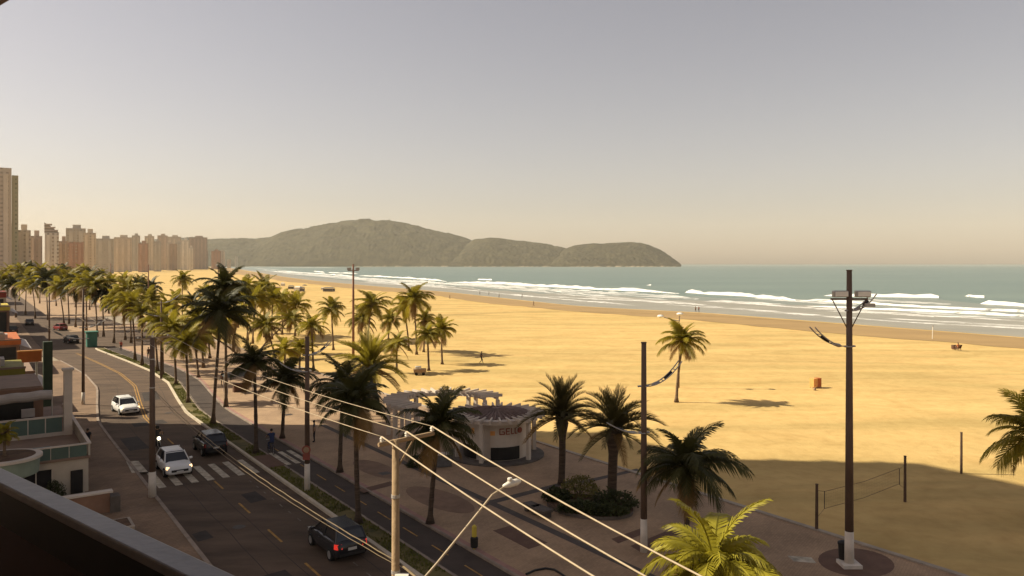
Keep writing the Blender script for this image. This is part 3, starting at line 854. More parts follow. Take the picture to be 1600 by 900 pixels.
def palm(name, label, x, y, hz, r, kind='coco', mt='frond', lean=(0, 0), near=False, group=None, z0=0.1, tr=None, var=None, tm='trunk', cat='palm tree', cnt=None):
    rr = random.Random(int(abs(x * 131 + y * 71)) + 5)
    t = thing(name, label, cat, (x, y, z0), 0.0, group)
    hz = hz - z0
    n = 12 if near else 6
    pts, rad = [], []
    r0 = tr or (0.15 if kind == 'coco' else 0.30)
    bx, by = rr.uniform(-.12, .12), rr.uniform(-.12, .12)
    for i in range(n + 1):
        s = i / n
        ben = math.sin(s * math.pi) * 0.5
        pts.append((lean[0] * s ** 1.4 + bx * ben, lean[1] * s ** 1.4 + by * ben, hz * s))
        if kind == 'coco':
            q = r0 * (1.0 - 0.35 * s) * (1 + 0.9 * max(0, 0.08 - s) / 0.08)
            q *= 1 + (0.07 if i % 2 else -0.05) * (1 if near else 0)
        else:
            q = r0 * (0.72 + (0.9 * max(0, (s - 0.72) / 0.28) ** 0.8) + 0.15 * max(0, 0.1 - s) / 0.1)
        rad.append(q)
    if kind != 'coco': rad[-1] *= 0.6
    mb = MB().tube(pts, rad, 10 if near else 6)
    if near:        # leaf bases left on the trunk below the crown
        for k in range(16):
            s = 1 - 0.012 * (k % 6) - 0.02; an = k * 2.4
            c = Vector(pts[-1]) + Vector((math.cos(an) * rad[-1] * 0.9, math.sin(an) * rad[-1] * 0.9, -hz * 0.02 - 0.06 * (k % 5)))
            mb.tube([c, c + Vector((math.cos(an) * 0.22, math.sin(an) * 0.22, 0.32))], [0.055, 0.02], 4)
    mb.build('trunk', M[tm], t, smooth=True)
    top = Vector(pts[-1])
    if near:
        for cl, c in enumerate(cnt or COUNTS[kind]):
            for i in range(c):
                az = 2 * math.pi * (i + rr.uniform(-0.3, 0.3)) / c + cl * 0.7 + x
                mm = 'frond_dry' if (cl == 4 and rr.random() < 0.6) or (cl == 3 and rr.random() < 0.15) else mt
                L = r * rr.uniform(0.78, 1.18)
                link('frond', bank(kind, cl, rr.randint(0, 2), mm), t, top + Vector((0, 0, rr.uniform(-0.12, 0.06))), (rr.uniform(-.12, .12), rr.uniform(-.1, .1), az), (L, L, L))
        if kind == 'coco':
            mb = MB()
            for k in range(7):
                an = k * 0.9; c = top + Vector((math.cos(an) * 0.26, math.sin(an) * 0.26, -0.28 - 0.06 * (k % 3)))
                mb.lathe([(0.02, -0.13), (0.09, -0.07), (0.11, 0), (0.08, 0.08), (0.02, 0.12)], c, 7)
            mb.build('coconuts', M['leaf_olive'], t, smooth=True)
    else:
        v = rr.randint(0, 4) if var is None else var
        link('crown', crown_mesh(kind, v, mt), t, top, (rr.uniform(-.08, .08), rr.uniform(-.08, .08), rr.uniform(0, 6.28)), (r, r, r * rr.uniform(0.92, 1.05)))
    return t
def palm_px(label, base, crown, rpx, **kw):
    x, y = gp(base[0], base[1], 0.1)
    k = y / F
    hz = H - (crown[1] - HY) * k
    rpx *= 1.12
    return palm('coconut_palm' if kw.get('kind', 'coco') == 'coco' else 'date_palm', label, x, y, hz, rpx * k, lean=((crown[0] - base[0]) * k, 0), **kw)

# ---- single palms one can point at
palm_px('lone coconut palm standing by itself on the open sand', (1057, 627), (1067, 533), 36, near=True, mt='frond', z0=0.0)
palm_px('date palm with feathery upright fronds right of the round kiosk', (877, 757), (878, 652), 58, kind='date', near=True, mt='frond_date', tm='trunk_dark', tr=0.30)
palm_px('stout date palm rising from the planted island beside the lamp post', (956, 788), (960, 672), 66, kind='date', near=True, mt='frond_date', tm='trunk_dark', tr=0.38)
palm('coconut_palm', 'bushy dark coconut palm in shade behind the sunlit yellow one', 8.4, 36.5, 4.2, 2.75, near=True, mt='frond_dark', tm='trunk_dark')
palm('coconut_palm', 'sunlit yellow-green coconut palm crown at the bottom edge', 6.65, 25.6, 3.8, 2.75, near=True, mt='frond_yellow', lean=(0.2, 0), cnt=[2, 7, 10, 9, 3])
palm('coconut_palm', 'coconut palm cut by the right edge of the picture', 28.6, 41.0, 4.6, 2.9, near=True, mt='frond', lean=(0, 0))
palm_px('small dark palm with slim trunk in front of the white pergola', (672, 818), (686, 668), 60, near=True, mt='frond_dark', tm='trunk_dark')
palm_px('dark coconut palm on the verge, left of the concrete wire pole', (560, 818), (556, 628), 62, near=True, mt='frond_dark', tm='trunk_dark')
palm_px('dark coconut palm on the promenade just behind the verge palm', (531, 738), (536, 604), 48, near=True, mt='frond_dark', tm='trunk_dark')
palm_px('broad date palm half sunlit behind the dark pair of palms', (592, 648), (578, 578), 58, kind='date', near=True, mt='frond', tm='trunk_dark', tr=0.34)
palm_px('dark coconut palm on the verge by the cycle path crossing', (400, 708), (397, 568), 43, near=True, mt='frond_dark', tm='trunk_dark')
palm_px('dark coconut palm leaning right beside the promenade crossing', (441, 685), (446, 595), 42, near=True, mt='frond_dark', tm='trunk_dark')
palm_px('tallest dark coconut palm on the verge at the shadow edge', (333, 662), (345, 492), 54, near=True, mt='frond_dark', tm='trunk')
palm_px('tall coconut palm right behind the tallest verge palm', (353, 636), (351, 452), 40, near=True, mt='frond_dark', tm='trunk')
# ---- palms on the sand beyond the promenade
G1 = 'palms on the sand beyond the promenade'
for lb, b, c, r in (('golden coconut palm left of the tall red pole', (521, 546), (518, 483), 24), ('full coconut palm right of the tall red pole', (575, 534), (581, 478), 30), ('coconut palm close to the red pole, lower than its neighbour', (566, 532), (566, 498), 24),
                   ('small palm between the red pole palms and the tall pair', (607, 529), (610, 500), 20), ('tallest palm of the pair on the open sand', (651, 553), (646, 468), 30), ('left palm of the tall pair on the open sand', (639, 547), (631, 482), 22),
                   ('palm just right of the tall pair', (662, 549), (664, 500), 20), ('low palm in front of the tall pair, nearest the white cart', (670, 578), (668, 523), 23), ('rightmost palm of the sand grove, its shadow falling right', (691, 568), (690, 516), 24),
                   ('short palm left of the white cart on the sand', (620, 582), (620, 537), 22)):
    palm_px(lb, b, c, r, mt='frond', near=True, group=G1, z0=0.0)
# ---- row along the verge beyond the shadow
G2 = 'palms along the far verge'
row = [((294, 629), (290, 535), 32), ((275, 601), (270, 515), 30), ((254, 586), (252, 500), 26), ((246, 580), (240, 505), 24), ((310, 590), (304, 528), 28), ((211, 563), (206, 478), 30), ((222, 571), (222, 490), 24)]
ordn = ['first', 'second', 'third', 'fourth', 'fifth', 'sixth', 'seventh', 'eighth', 'ninth', 'tenth', 'eleventh', 'twelfth', 'thirteenth', 'fourteenth', 'fifteenth', 'sixteenth', 'seventeenth']
for i, (b, c, r) in enumerate(sorted(row, key=lambda q: -q[0][0])):
    palm_px('%s palm, counting from the right, of the sunlit row along the verge bend' % ordn[i], b, c, r, mt='frond', group=G2, near=(b[1] > 585))
# ---- grove on the promenade and sand behind the tall palms
G3 = 'palms of the middle grove'
gr = [((387, 532), (384, 458), 30), ((395, 537), (400, 470), 28), ((413, 527), (412, 452), 26), ((441, 523), (440, 476), 25), ((461, 525), (462, 478), 25), ((364, 548), (372, 498), 28), ((425, 530), (426, 468), 26), ((490, 581), (487, 512), 26),
      ((447, 602), (445, 548), 25), ((468, 582), (470, 545), 23), ((430, 560), (415, 510), 26), ((380, 566), (322, 520), 26), ((328, 560), (325, 505), 30), ((318, 575), (310, 500), 30), ((405, 552), (455, 500), 22)]
for i, (b, c, r) in enumerate(sorted(gr, key=lambda q: q[1][0])):
    palm_px('%s palm crown from the left in the dense grove between verge and sand' % ordn[i], b, c, r, mt='frond' if i % 3 else 'frond_yellow' if i in (8, 9) else 'frond', group=G3)
palm_px('coconut palm rising above the grove against the far sand', (285, 505), (285, 437), 18, mt='frond', group='lone far palms')
palm_px('thick dark palm top beside the bright lamp on the far beach', (352, 520), (349, 440), 17, mt='frond_dark', group='lone far palms')
# ---- far rows along the avenue on the left
G4 = 'palms of the far avenue rows'
far = [((196, 531), (190, 478), 26), ((205, 536), (200, 452), 26), ((178, 536), (180, 470), 24), ((162, 526), (160, 462), 25), ((152, 526), (148, 448), 26), ((118, 511), (120, 450), 24), ((108, 506), (105, 440), 24), ((100, 507), (92, 450), 23), ((135, 516), (134, 446), 26),
       ((232, 520), (232, 470), 26), ((262, 528), (262, 482), 25), ((240, 512), (236, 450), 20), ((270, 516), (276, 470), 20), ((75, 500), (72, 438), 24), ((55, 498), (50, 446), 22), ((40, 492), (42, 434), 20), ((25, 496), (22, 446), 20), ((10, 492), (6, 440), 20), ((88, 478), (84, 428), 18), ((62, 474), (64, 424), 18), ((118, 480), (116, 430), 18), ((140, 484), (142, 432), 18),
       ((170, 490), (172, 442), 18), ((30, 470), (32, 424), 16), ((210, 496), (214, 446), 16), ((98, 468), (100, 422), 14), ((130, 468), (128, 424), 14), ((12, 464), (14, 424), 14), ((48, 460), (46, 420), 13), ((160, 474), (158, 430), 14), ((190, 478), (194, 436), 14), ((215, 482), (218, 440), 14), ((305, 510), (300, 470), 18), ((330, 500), (322, 462), 18), ((372, 512), (376, 462), 20)]
nfr = 0
for i, (b, c, r) in enumerate(sorted(far, key=lambda q: q[1][0])):
    big = r >= 23
    nfr += big
    palm_px(('%s large palm crown from the left in the nearer avenue row' % ordn[min(16, nfr - 1)]) if big else 'small coconut palm in the crowded farther rows along the left avenue', b, c, r, mt=('frond', 'frond', 'frond_dark')[i % 3], group=G4 if not big else 'palms of the nearer avenue row')

# ------------------------------------------------------------------ shrubs
def leaf_cloud(mb, c, rx, ry, rz, n, size, seed, m=0):
    rr = random.Random(seed)
    for i in range(n):
        while True:
            p = Vector((rr.uniform(-1, 1), rr.uniform(-1, 1), rr.uniform(-0.2, 1)))
            if 0.3 < p.length < 1.0: break
        k = 0.78 + 0.25 * noise.noise(p * 2.3 + Vector((seed, 0, 0)))
        p = p.normalized() * (p.length ** 0.4) * k
        q = Vector((c[0] + p.x * rx, c[1] + p.y * ry, c[2] + max(0.0, p.z) * rz))
        d = Vector((rr.gauss(0, 1), rr.gauss(0, 1), rr.gauss(0, 0.6) + 0.4)).normalized()
        s = d.cross(Vector((rr.gauss(0, 1), rr.gauss(0, 1), rr.gauss(0, 1)))).normalized()
        a = size * rr.uniform(0.6, 1.3)
        mb.face([q - s * a * 0.35, q + d * a * 0.5 - s * a * 0.1, q + d * a, q + d * a * 0.45 + s * a * 0.4], m)
def shrub(name, label, c, rx, ry, rz, n=900, size=0.16, mt='leaf', group=None, seed=1):
    t = thing(name, label, 'shrub', (c[0], c[1], c[2] if len(c) > 2 else 0.12), 0, group)
    mb = MB(); leaf_cloud(mb, (0, 0, 0.05), rx, ry, rz, n, size, seed)
    mb.build('foliage', M[mt], t)
    mb = MB()
    for k in range(5):
        an = k * 1.26; mb.tube([(0.05 * math.cos(an), 0.05 * math.sin(an), 0), (rx * 0.5 * math.cos(an), ry * 0.5 * math.sin(an), rz * 0.7)], [0.035, 0.01], 4)
    mb.build('stems', M['trunk_dark'], t)
    return t
# planted island round the stout date palm
ix, iy = gp(925, 800, 0.12)
isl = MB()
ring = [gp(x, y, 0.12) for x, y in oval(922, 795, 68, 17, R(6), 36)]
for k in range(len(ring)):
    p, q = ring[k], ring[(k + 1) % len(ring)]
    isl.face([(p[0], p[1], 0.121), (q[0], q[1], 0.121), (q[0], q[1], 0.32), (p[0], p[1], 0.32)])
isl.face([(p[0], p[1], 0.30) for p in ring], 1)
S(isl.build('planted_island', [M['stone_dark'], M['soil']]))
x, y = gp(905, 772, 0.3); shrub('round_shrub', 'clipped olive round shrub on the planted island', (x, y, 0.3), 1.5, 1.1, 1.25, 1600, 0.15, 'leaf_olive', seed=3)
x, y = gp(960, 790, 0.3); shrub('low_shrub', 'dark low shrub at the foot of the stout date palm', (x, y, 0.3), 1.7, 1.0, 0.95, 1300, 0.2, 'leaf', seed=5)
x, y = gp(905, 798, 0.3); shrub('low_shrub', 'dark spreading shrub at the front of the planted island', (x, y, 0.3), 1.6, 0.7, 0.6, 1100, 0.2, 'leaf', seed=6)
x, y = gp(950, 803, 0.3); shrub('low_shrub', 'dark spreading shrub at the right front of the planted island', (x, y, 0.3), 1.4, 0.6, 0.6, 1000, 0.2, 'leaf', seed=8)
x, y = gp(870, 780, 0.3); shrub('low_shrub', 'dark shrub at the left end of the planted island', (x, y, 0.3), 1.0, 0.8, 0.75, 900, 0.2, 'leaf', seed=9)
x, y = gp(655, 728, 0.12); shrub('low_shrub', 'sparse green shrub beside the small palm at the pergola', (x, y, 0.12), 1.0, 0.8, 0.9, 700, 0.2, 'leaf', seed=12)
# stone benches by the island
for i, (px, py, w) in enumerate(((846, 806, 0.95), (832, 800, 0.8))):
    x, y = gp(px, py, 0.12)
    t = thing('stone_bench', ['larger dark stone block bench at the island corner', 'smaller dark stone block bench left of the larger one'][i], 'bench', (x, y, 0.12), ROADANG)
    MB().box((0, 0, 0.38), (w * 1.3, w * 0.75, 0.16)).build('seat', M['stone_dark'], t, bevel=0.02)
    for s in (-1, 1): MB().box((s * w * 0.42, 0, 0.15), (w * 0.25, w * 0.6, 0.30)).build('support', M['stone_dark'], t)

# ------------------------------------------------------------------ buildings
# --- the street tower on the left (casts the long shade over the foreground) with its low terrace house in front
M['tower_a'] = window_mat('tower_a', (0.50, 0.45, 0.38), (0.06, 0.07, 0.07), 3.2, 3.0)
M['tower_b'] = window_mat('tower_b', (0.44, 0.38, 0.31), (0.06, 0.07, 0.07), 3.6, 3.0)
def street_tower(name, label, quad, h, mt):
    cx = sum(p[0] for p in quad) / 4; cy = sum(p[1] for p in quad) / 4
    t = thing(name, label, 'building', (cx, cy, 0))
    loc = [(p[0] - cx, p[1] - cy) for p in quad]
    MB().hexa([(x, y, 0) for x, y in loc] + [(x, y, h) for x, y in loc]).build('wall', M[mt], t)
    mb = MB()
    nf = int(h / 3)
    for k in range(1, nf + 1):
        mb.hexa([(x * 1.03, y * 1.03, k * 3 - 0.28) for x, y in loc] + [(x * 1.03, y * 1.03, k * 3) for x, y in loc])
    mb.build('floor_slabs', M['white_wall'], t)
    MB().hexa([(x * 0.4, y * 0.4, h) for x, y in loc] + [(x * 0.4, y * 0.4, h + 4) for x, y in loc]).build('roof_tank', M['cream_wall'], t)
    return t
street_tower('apartment_tower', 'tall cream apartment tower behind the terrace house', [rd(12, -33), rd(12, -19), rd(36.8, -19), rd(36.8, -33)], 62, 'tower_a')
street_tower('apartment_tower', 'beige apartment tower past the terrace house on the avenue', [(-96, 50), (-50, 58), (-58, 68.7), (-94, 64)], 54, 'tower_b')
# more of the avenue's front row, whose shade falls in bands over the car park
def shade_block(label, a0, a1, b0, b1, h, mt='tower_b'):
    return street_tower('apartment_block', label, [rd(a0, b1), rd(a0, b0), rd(a1, b0), rd(a1, b1)], h, mt)
shade_block('apartment block on the avenue past the teal kiosk', 122, 142, -22, -36, 22, 'tower_a')
shade_block('apartment block on the avenue by the second car park', 170, 190, -24, -38, 22)
shade_block('apartment block far along the avenue', 226, 246, -24, -40, 26, 'tower_a')
shade_block('last apartment block before the far skyline', 290, 316, -26, -40, 26)

# --- terrace house in front of the tower
hx, hy = rd(14, -10.4)
house = thing('terrace_house', 'low house with green glass balcony, curved planter and cream front wall', 'house', (hx, hy, 0))
def hp(mb, name, mt, **k): return mb.build(name, mt, house, world=True, **k)
hp(MB().rbox(14, 34, -19, -10.4, 0.0, 2.15), 'wall', M['cream_wall'])
hp(MB().rbox(13.9, 34, -19, -10.3, 2.15, 2.30), 'terrace_floor', M['terrace'])
hp(MB().rbox(14.0, 30, -10.42, -10.30, 2.30, 3.02), 'parapet', M['cream_wall'])
hp(MB().rbox(13.85, 30, -10.46, -10.26, 3.02, 3.10), 'parapet_cap', M['white_wall'])
hp(MB().rbox(13.82, 14.0, -15, -10.46, 3.02, 3.10), 'railing_cap', M['white_wall'])
for k in range(4):
    hp(MB().rbox(13.9, 13.93, -10.5 - k * 0.95 - 0.92, -10.5 - k * 0.95, 2.32, 3.02), 'glass_pane', M['glass_green'])
    hp(MB().rbox(13.88, 13.95, -10.5 - k * 0.95 - 0.95, -10.5 - k * 0.95 - 0.92, 2.32, 3.02), 'railing_post', M['white_wall'])
hp(MB().rbox(21.1, 21.6, -11.1, -10.6, 2.3, 6.7), 'pillar', M['white_wall'])
hp(MB().rbox(21.0, 21.7, -11.2, -10.5, 6.7, 6.85), 'pillar_cap', M['white_wall'])
for k in range(7):
    hp(MB().rbox(21.3, 21.33, -11.2 - k * 1.0 - 0.94, -11.2 - k * 1.0, 2.55, 3.55), 'glass_pane', M['glass_green'])
    hp(MB().rbox(21.28, 21.36, -11.2 - k * 1.0 - 1.0, -11.2 - k * 1.0 - 0.94, 2.3, 3.55), 'railing_post', M['white_wall'])
hp(MB().rbox(21.22, 21.42, -18.3, -11.1, 3.55, 3.66), 'railing_cap', M['white_wall'])
hp(MB().rbox(21.22, 21.42, -18.3, -11.1, 2.30, 2.55), 'railing_base', M['white_wall'])
hp(MB().rbox(15.6, 17.4, -14.2, -12.1, 2.30, 2.42), 'skylight_frame', M['white_wall'])
for i in range(2):
    for j in range(2):
        hp(MB().rbox(15.66 + i * 0.88, 16.46 + i * 0.88, -14.14 + j * 1.02, -13.2 + j * 1.02, 2.42, 2.45), 'skylight_pane', M['glass_blue'])
hp(MB().rbox(26, 34, -19, -12.0, 2.3, 5.0), 'upper_wall', M['brown_wall'])
hp(MB().rbox(25.95, 26.0, -18, -12.6, 2.4, 4.5), 'opening', M['dark_opening'])
# near wall: door, windows
hp(MB().rbox(13.93, 14.0, -11.35, -10.7, 0.1, 1.5), 'door', M['dark_opening'])
hp(MB().rbox(13.93, 14.0, -14.8, -12.3, 0.3, 1.75), 'window', M['glass_dark'])
for k in range(4): hp(MB().rbox(13.90, 13.935, -14.8 + k * 0.82, -14.74 + k * 0.82, 0.3, 1.75), 'window_mullion', M['white_wall'])
# curved planter balcony
px_, py_ = rd(12.6, -14.7)
mb = MB().lathe([(1.15, 1.95), (1.65, 2.15), (1.72, 3.0)], (px_ - hx, py_ - hy, 0), 32)
mb.build('curved_balcony', M['green_wall'], house, smooth=False)
MB().lathe([(1.72, 3.0), (1.84, 3.02), (1.84, 3.16), (1.72, 3.18)], (px_ - hx, py_ - hy, 0), 32).build('balcony_rim', M['white_wall'], house)
MB().lathe([(1.55, 3.10), (1.50, 3.19)], (px_ - hx, py_ - hy, 0), 32).build('planter_soil', M['soil'], house)
palm('planter_palm', 'small palm in the curved planter of the terrace house', px_, py_, 4.45, 0.75, near=True, mt='frond', z0=3.15, tr=0.09)
mb = MB(); q0, q1 = rd(24.0, -15.8, 4.65), rd(24.0, -11.6, 4.75)
aw = thing('rolled_awning', 'long grey rolled awning over the terrace house', 'awning', rd(24, -13.7, 2.3))
m0 = MB()
P = [(q0[0] * (1 - s) + q1[0] * s, q0[1] * (1 - s) + q1[1] * s, q0[2] * (1 - s) + q1[2] * s + 0.03 * math.sin(s * 17)) for s in [i / 12 for i in range(13)]]
m0.tube(P, 0.34, 12).build('canvas_roll', M['canvas_grey'], aw, world=True)
for q in (q0, q1): MB().tube([(q[0], q[1], 2.3), (q[0], q[1], q[2])], 0.05, 8).build('post', M['galv'], aw, world=True)
hx2, hy2 = rd(13.5, -12.2); shrub('hedge_shrub', 'dark green clipped hedge against the terrace house wall', (hx2, hy2, 0.1), 0.75, 0.55, 1.25, 1300, 0.12, 'leaf', seed=21)
# low gate wall and yellow hydrant nearer on the pavement
gx, gy = rd(9, -11)
t = thing('gate_wall', 'low brown gate wall with pale coping near the balcony rail', 'wall', (gx, gy, 0.1))
MB().rbox(8.85, 9.15, -14.5, -9.9, 0.1, 1.2).build('wall', M['brown_wall'], t, world=True)
MB().rbox(8.75, 9.25, -14.6, -9.75, 1.2, 1.3).build('coping', M['white_wall'], t, world=True)
MB().rbox(8.6, 9.4, -9.9, -9.4, 0.1, 1.0).build('pillar', M['stone_dark'], t, world=True)
# clutter of the terrace house: air conditioners, roof tank, chairs
for k, (a, b) in enumerate(((24.5, -12.6), (27.5, -12.4))):
    u = MB().rbox(a, a + 0.35, b - 0.8, b, 3.2, 3.75).build('air_conditioner', M['canvas_grey'], house, world=True)
    MB().rbox(a - 0.02, a, b - 0.62, b - 0.14, 3.26, 3.69).build('fan_grille', M['black'], u, world=False).matrix_parent_inverse = parent_matrix(house).inverted()
hp(MB().rbox(29, 31, -17, -15.4, 5.0, 6.1), 'roof_tank', M['concrete'])
hp(MB().rbox(26.2, 33.8, -18.9, -12.1, 5.0, 5.12), 'roof_slab', M['terrace'])
bx_, by_ = rd(4.5, -9.9)
t = thing('concrete_planter', 'pale concrete planter block on the pavement beyond the rail', 'planter', (bx_, by_, 0.11), ROADANG)
MB().box((0, 0, 0.3), (1.6, 0.9, 0.6), taper=1.08).build('trough', M['concrete'], t, bevel=0.04)
MB().box((0, 0, 0.6), (1.3, 0.65, 0.06)).build('soil', M['soil'], t)

# --- shops further along, partly behind the terrace house
def shop(name, label, a0, a1, b0, b1, h, wall, fascia, fh=1.0, cat='shop', post=None):
    x, y = rd(a0, b1)
    t = thing(name, label, cat, (x, y, 0))
    MB().rbox(a0, a1, b0, b1, 0, h).build('wall', M[wall], t, world=True)
    MB().rbox(a0 - 0.12, a1 + 0.1, b0, b1 + 0.15, h - fh, h + 0.15).build('fascia', M[fascia], t, world=True)
    n = max(1, int((b1 - b0) / 2.2))
    for k in range(n):
        w0 = b0 + 0.3 + k * (b1 - b0 - 0.4) / n
        MB().rbox(a0 - 0.05, a0, w0, w0 + (b1 - b0) / n - 0.4, 0.2, h - fh - 0.3).build('shop_window', M['dark_opening'], t, world=True)
    n = max(1, int((a1 - a0) / 3))
    for k in range(n):
        w0 = a0 + 0.4 + k * (a1 - a0 - 0.4) / n
        MB().rbox(w0, w0 + (a1 - a0) / n - 0.5, b1, b1 + 0.05, 0.2, h - fh - 0.3).build('shop_window', M['dark_opening'], t, world=True)
    x2, y2 = rd(a0 + 1.4, b1 - 2.2)
    MB().lathe([(0.7, h + 0.15), (0.72, h + 0.9), (0.5, h + 1.15), (0.1, h + 1.2)], (x2, y2, 0), 16).build('water_tank', M['concrete'], t, world=True)
    MB().rbox(a0 - 0.16, a0 - 0.1, b0, b1 + 0.2, h + 0.15, h + 0.32).build('coping', M['terrace'], t, world=True)
    for k2 in range(2):
        MB().rbox(a0 + 2.6 + k2 * 1.3, a0 + 3.4 + k2 * 1.3, b1 - 1.6, b1 - 1.2, h + 0.15, h + 0.75).build('air_conditioner', M['canvas_grey'], t, world=True)
    for k2 in range(max(2, int((b1 - b0) / 2.2) + 1)):
        w0 = b0 + 0.02 + k2 * (b1 - b0 - 0.3) / max(1, int((b1 - b0) / 2.2))
        MB().rbox(a0 - 0.14, a0 - 0.02, w0, w0 + 0.22, 0.1, h - fh - 0.02).build('pilaster', M[wall], t, world=True)
    x3, y3 = rd(a0 + 2.0, b1 - 3.6)
    mb = MB().tube([(x3, y3, h), (x3, y3, h + 2.2)], 0.025, 5)
    for k2 in range(4): mb.tube([(x3 - 0.5, y3, h + 1.5 + k2 * 0.18), (x3 + 0.5, y3, h + 1.5 + k2 * 0.18)], 0.012, 4)
    mb.build('antenna', M['galv'], t, world=True)
    q = [rd(a0 + 0.2, b1 + 0.16), rd(a1 - 0.2, b1 + 0.16), rd(a1 - 0.2, b1 + 1.3), rd(a0 + 0.2, b1 + 1.3)]
    zt, zb_ = h - fh - 0.1, h - fh - 0.6
    MB().hexa([(q[0][0], q[0][1], zt - 0.06), (q[1][0], q[1][1], zt - 0.06), (q[2][0], q[2][1], zb_ - 0.06), (q[3][0], q[3][1], zb_ - 0.06), (q[0][0], q[0][1], zt), (q[1][0], q[1][1], zt), (q[2][0], q[2][1], zb_), (q[3][0], q[3][1], zb_)]).build('awning', M['canvas_grey'], t, world=True)
    return t
shop('lime_shop', 'low shop with a lime yellow front behind the rolled awning', 36, 43, -20, -12.8, 5.2, 'brown_wall', 'lime', 1.9)
shop('brown_shop', 'low brown shop next to the dark green pylon', 46, 56, -20, -11.6, 3.6, 'brown_wall', 'terrace', 0.8)
shop('red_awning_shop', 'shop with an orange fascia at the left edge', 76, 90, -22, -11.4, 4.2, 'brown_wall', 'orange', 0.4)
shop('yellow_awning_shop', 'far shop with a yellow fascia at the left edge', 124, 140, -20, -11.0, 6.2, 'brown_wall', 'yellow', 0.45)
shop('red_fascia_shop', 'far shop with a red fascia at the left edge', 150, 164, -20, -10.8, 8.0, 'cream_wall', 'red', 0.9)
x, y = rd(42.6, -10.6)
t = thing('green_pylon', 'tall dark green pylon beside the orange sign', 'pylon', (x, y, 0.1), ROADANG)
MB().box((0, 0, 3.4), (0.75, 0.75, 6.8), taper=0.97).build('shaft', M['dark_green'], t, bevel=0.03)
MB().box((0, 0, 0.2), (0.95, 0.95, 0.4)).build('plinth', M['stone_dark'], t)
x, y = rd(44.5, -11.9)
t = thing('orange_sign', 'orange sign board on two posts left of the green pylon', 'sign', (x, y, 0.1), math.atan2(V[1], V[0]))
MB().box((0, 0, 5.3), (1.9, 0.18, 1.0)).build('board', M['orange'], t)
MB().box((0, 0, 5.85), (2.0, 0.26, 0.1)).build('top_rim', M['pale_orange'], t)
for s in (-1, 1): MB().tube([(0.55 * s, 0, 0), (0.55 * s, 0, 4.8)], 0.09, 8).build('post', M['galv'], t)
x, y = gp(143, 541, 0.1)
t = thing('teal_kiosk', 'teal newspaper kiosk at the corner of the car park', 'kiosk', (x, y, 0.05), ROADANG)
MB().box((0, 0, 1.2), (1.9, 1.5, 2.4)).build('body', M['teal'], t, bevel=0.04)
MB().box((0, 0, 2.5), (2.3, 1.9, 0.18)).build('roof', M['teal'], t)
MB().box((0, -0.78, 1.5), (1.3, 0.06, 0.9)).build('hatch', M['glass_blue'], t)

# --- far skyline along the bay; extra haze is put into its paler colours
FAR = []
def far_tower(name, label, x0, x1, ytop, Y, wall, glass=(0.27, 0.22, 0.17), cap=True, steps=None, rz=0.0, group=None, dep=None):
    k = Y / F
    x = ((x0 + x1) / 2 - 800) * k; rz = math.atan2(-x, Y)
    w = (x1 - x0) * k * math.cos(rz); h = H + (HY - ytop) * k
    d = dep or max(12, w * 0.7)
    t = thing(name, label, 'building', (x, Y, 0), rz, group)
    key = 'far_%s' % '_'.join('%02d' % int(c * 100) for c in wall)
    if key not in M: M[key] = window_mat(key, wall, glass, 3.4, 3.1)
    MB().box((0, 0, h / 2), (w, d, h)).build('wall', M[key], t)
    mb = MB()
    nb = max(2, min(6, int(w / 9)))
    for i in range(nb):
        xx = -w / 2 + w * (i + 0.5) / nb
        mb.box((xx, -d / 2 - 0.5, h * 0.48), (w / nb * 0.42, 1.0, h * 0.94))
    mb.build('balcony_stack', M.get('sk_' + key) or M.setdefault('sk_' + key, mat('sk_' + key, [min(1, c * 1.12) for c in wall], 0.8, 0.1, 0.05)), t)
    if cap:
        MB().box((w * 0.05, 0, h + 2.2), (w * 0.42, d * 0.5, 4.4)).build('roof_house', M['sk_' + key], t)
    return t
CRM, BRN, RED, GRY, WHT, PNK = (0.54, 0.45, 0.35), (0.40, 0.295, 0.22), (0.40, 0.255, 0.19), (0.44, 0.39, 0.33), (0.62, 0.55, 0.46), (0.46, 0.36, 0.285)
M['tower_side'] = window_mat('tower_side', (0.40, 0.36, 0.24), (0.16, 0.17, 0.11), 3.0, 3.2)
T = far_tower('apartment_tower', 'tallest cream tower at the left end of the far skyline', -18, 18, 263, 540, CRM, cap=False)
MB().box((9.0, 3, 39), (3.9, 10, 78)).build('glass_side', M['tower_side'], T)
far_tower('apartment_block', 'brown and cream block at the foot of the tallest tower', 8, 26, 358, 560, BRN)
far_tower('apartment_block', 'cream block with stair tower right of the brown and cream one', 25, 48, 360, 570, CRM)
far_tower('apartment_block', 'lower beige block stepping down towards the striped tower', 47, 66, 369, 590, PNK)
T = far_tower('apartment_tower', 'white tower with a slanted striped top', 70, 92, 364, 620, WHT, cap=False)
k = 620 / F; h0 = H + (HY - 364) * k
mb = MB(); wv = 10 * k
for i, (hh, wk) in enumerate(((2.0, 0.92), (4.4, 0.74), (6.8, 0.52))):
    mb.box((-wv * (1 - wk), 0, h0 + hh), (2 * wv * wk, 9, 1.0))
mb.build('top_stripes', M['white_wall'], T)
MB().hexa([(-wv, -4, h0), (wv, -4, h0), (wv, 4, h0), (-wv, 4, h0), (-wv, -4, h0 + 8.4), (-wv * 0.2, -4, h0 + 5.5), (-wv * 0.2, 4, h0 + 5.5), (-wv, 4, h0 + 8.4)]).build('slanted_top', M['concrete'], T)
far_tower('apartment_block', 'brown block between the striped tower and the brick one', 92, 106, 377, 680, BRN)
far_tower('apartment_tower', 'grey tower with a small cap rising behind the brick block', 103, 134, 357, 900, GRY)
far_tower('apartment_block', 'brick red block in front of the grey capped tower', 104, 131, 378, 740, RED, cap=False)
far_tower('apartment_tower', 'beige tower just right of the brick red block', 130, 150, 364, 840, CRM)
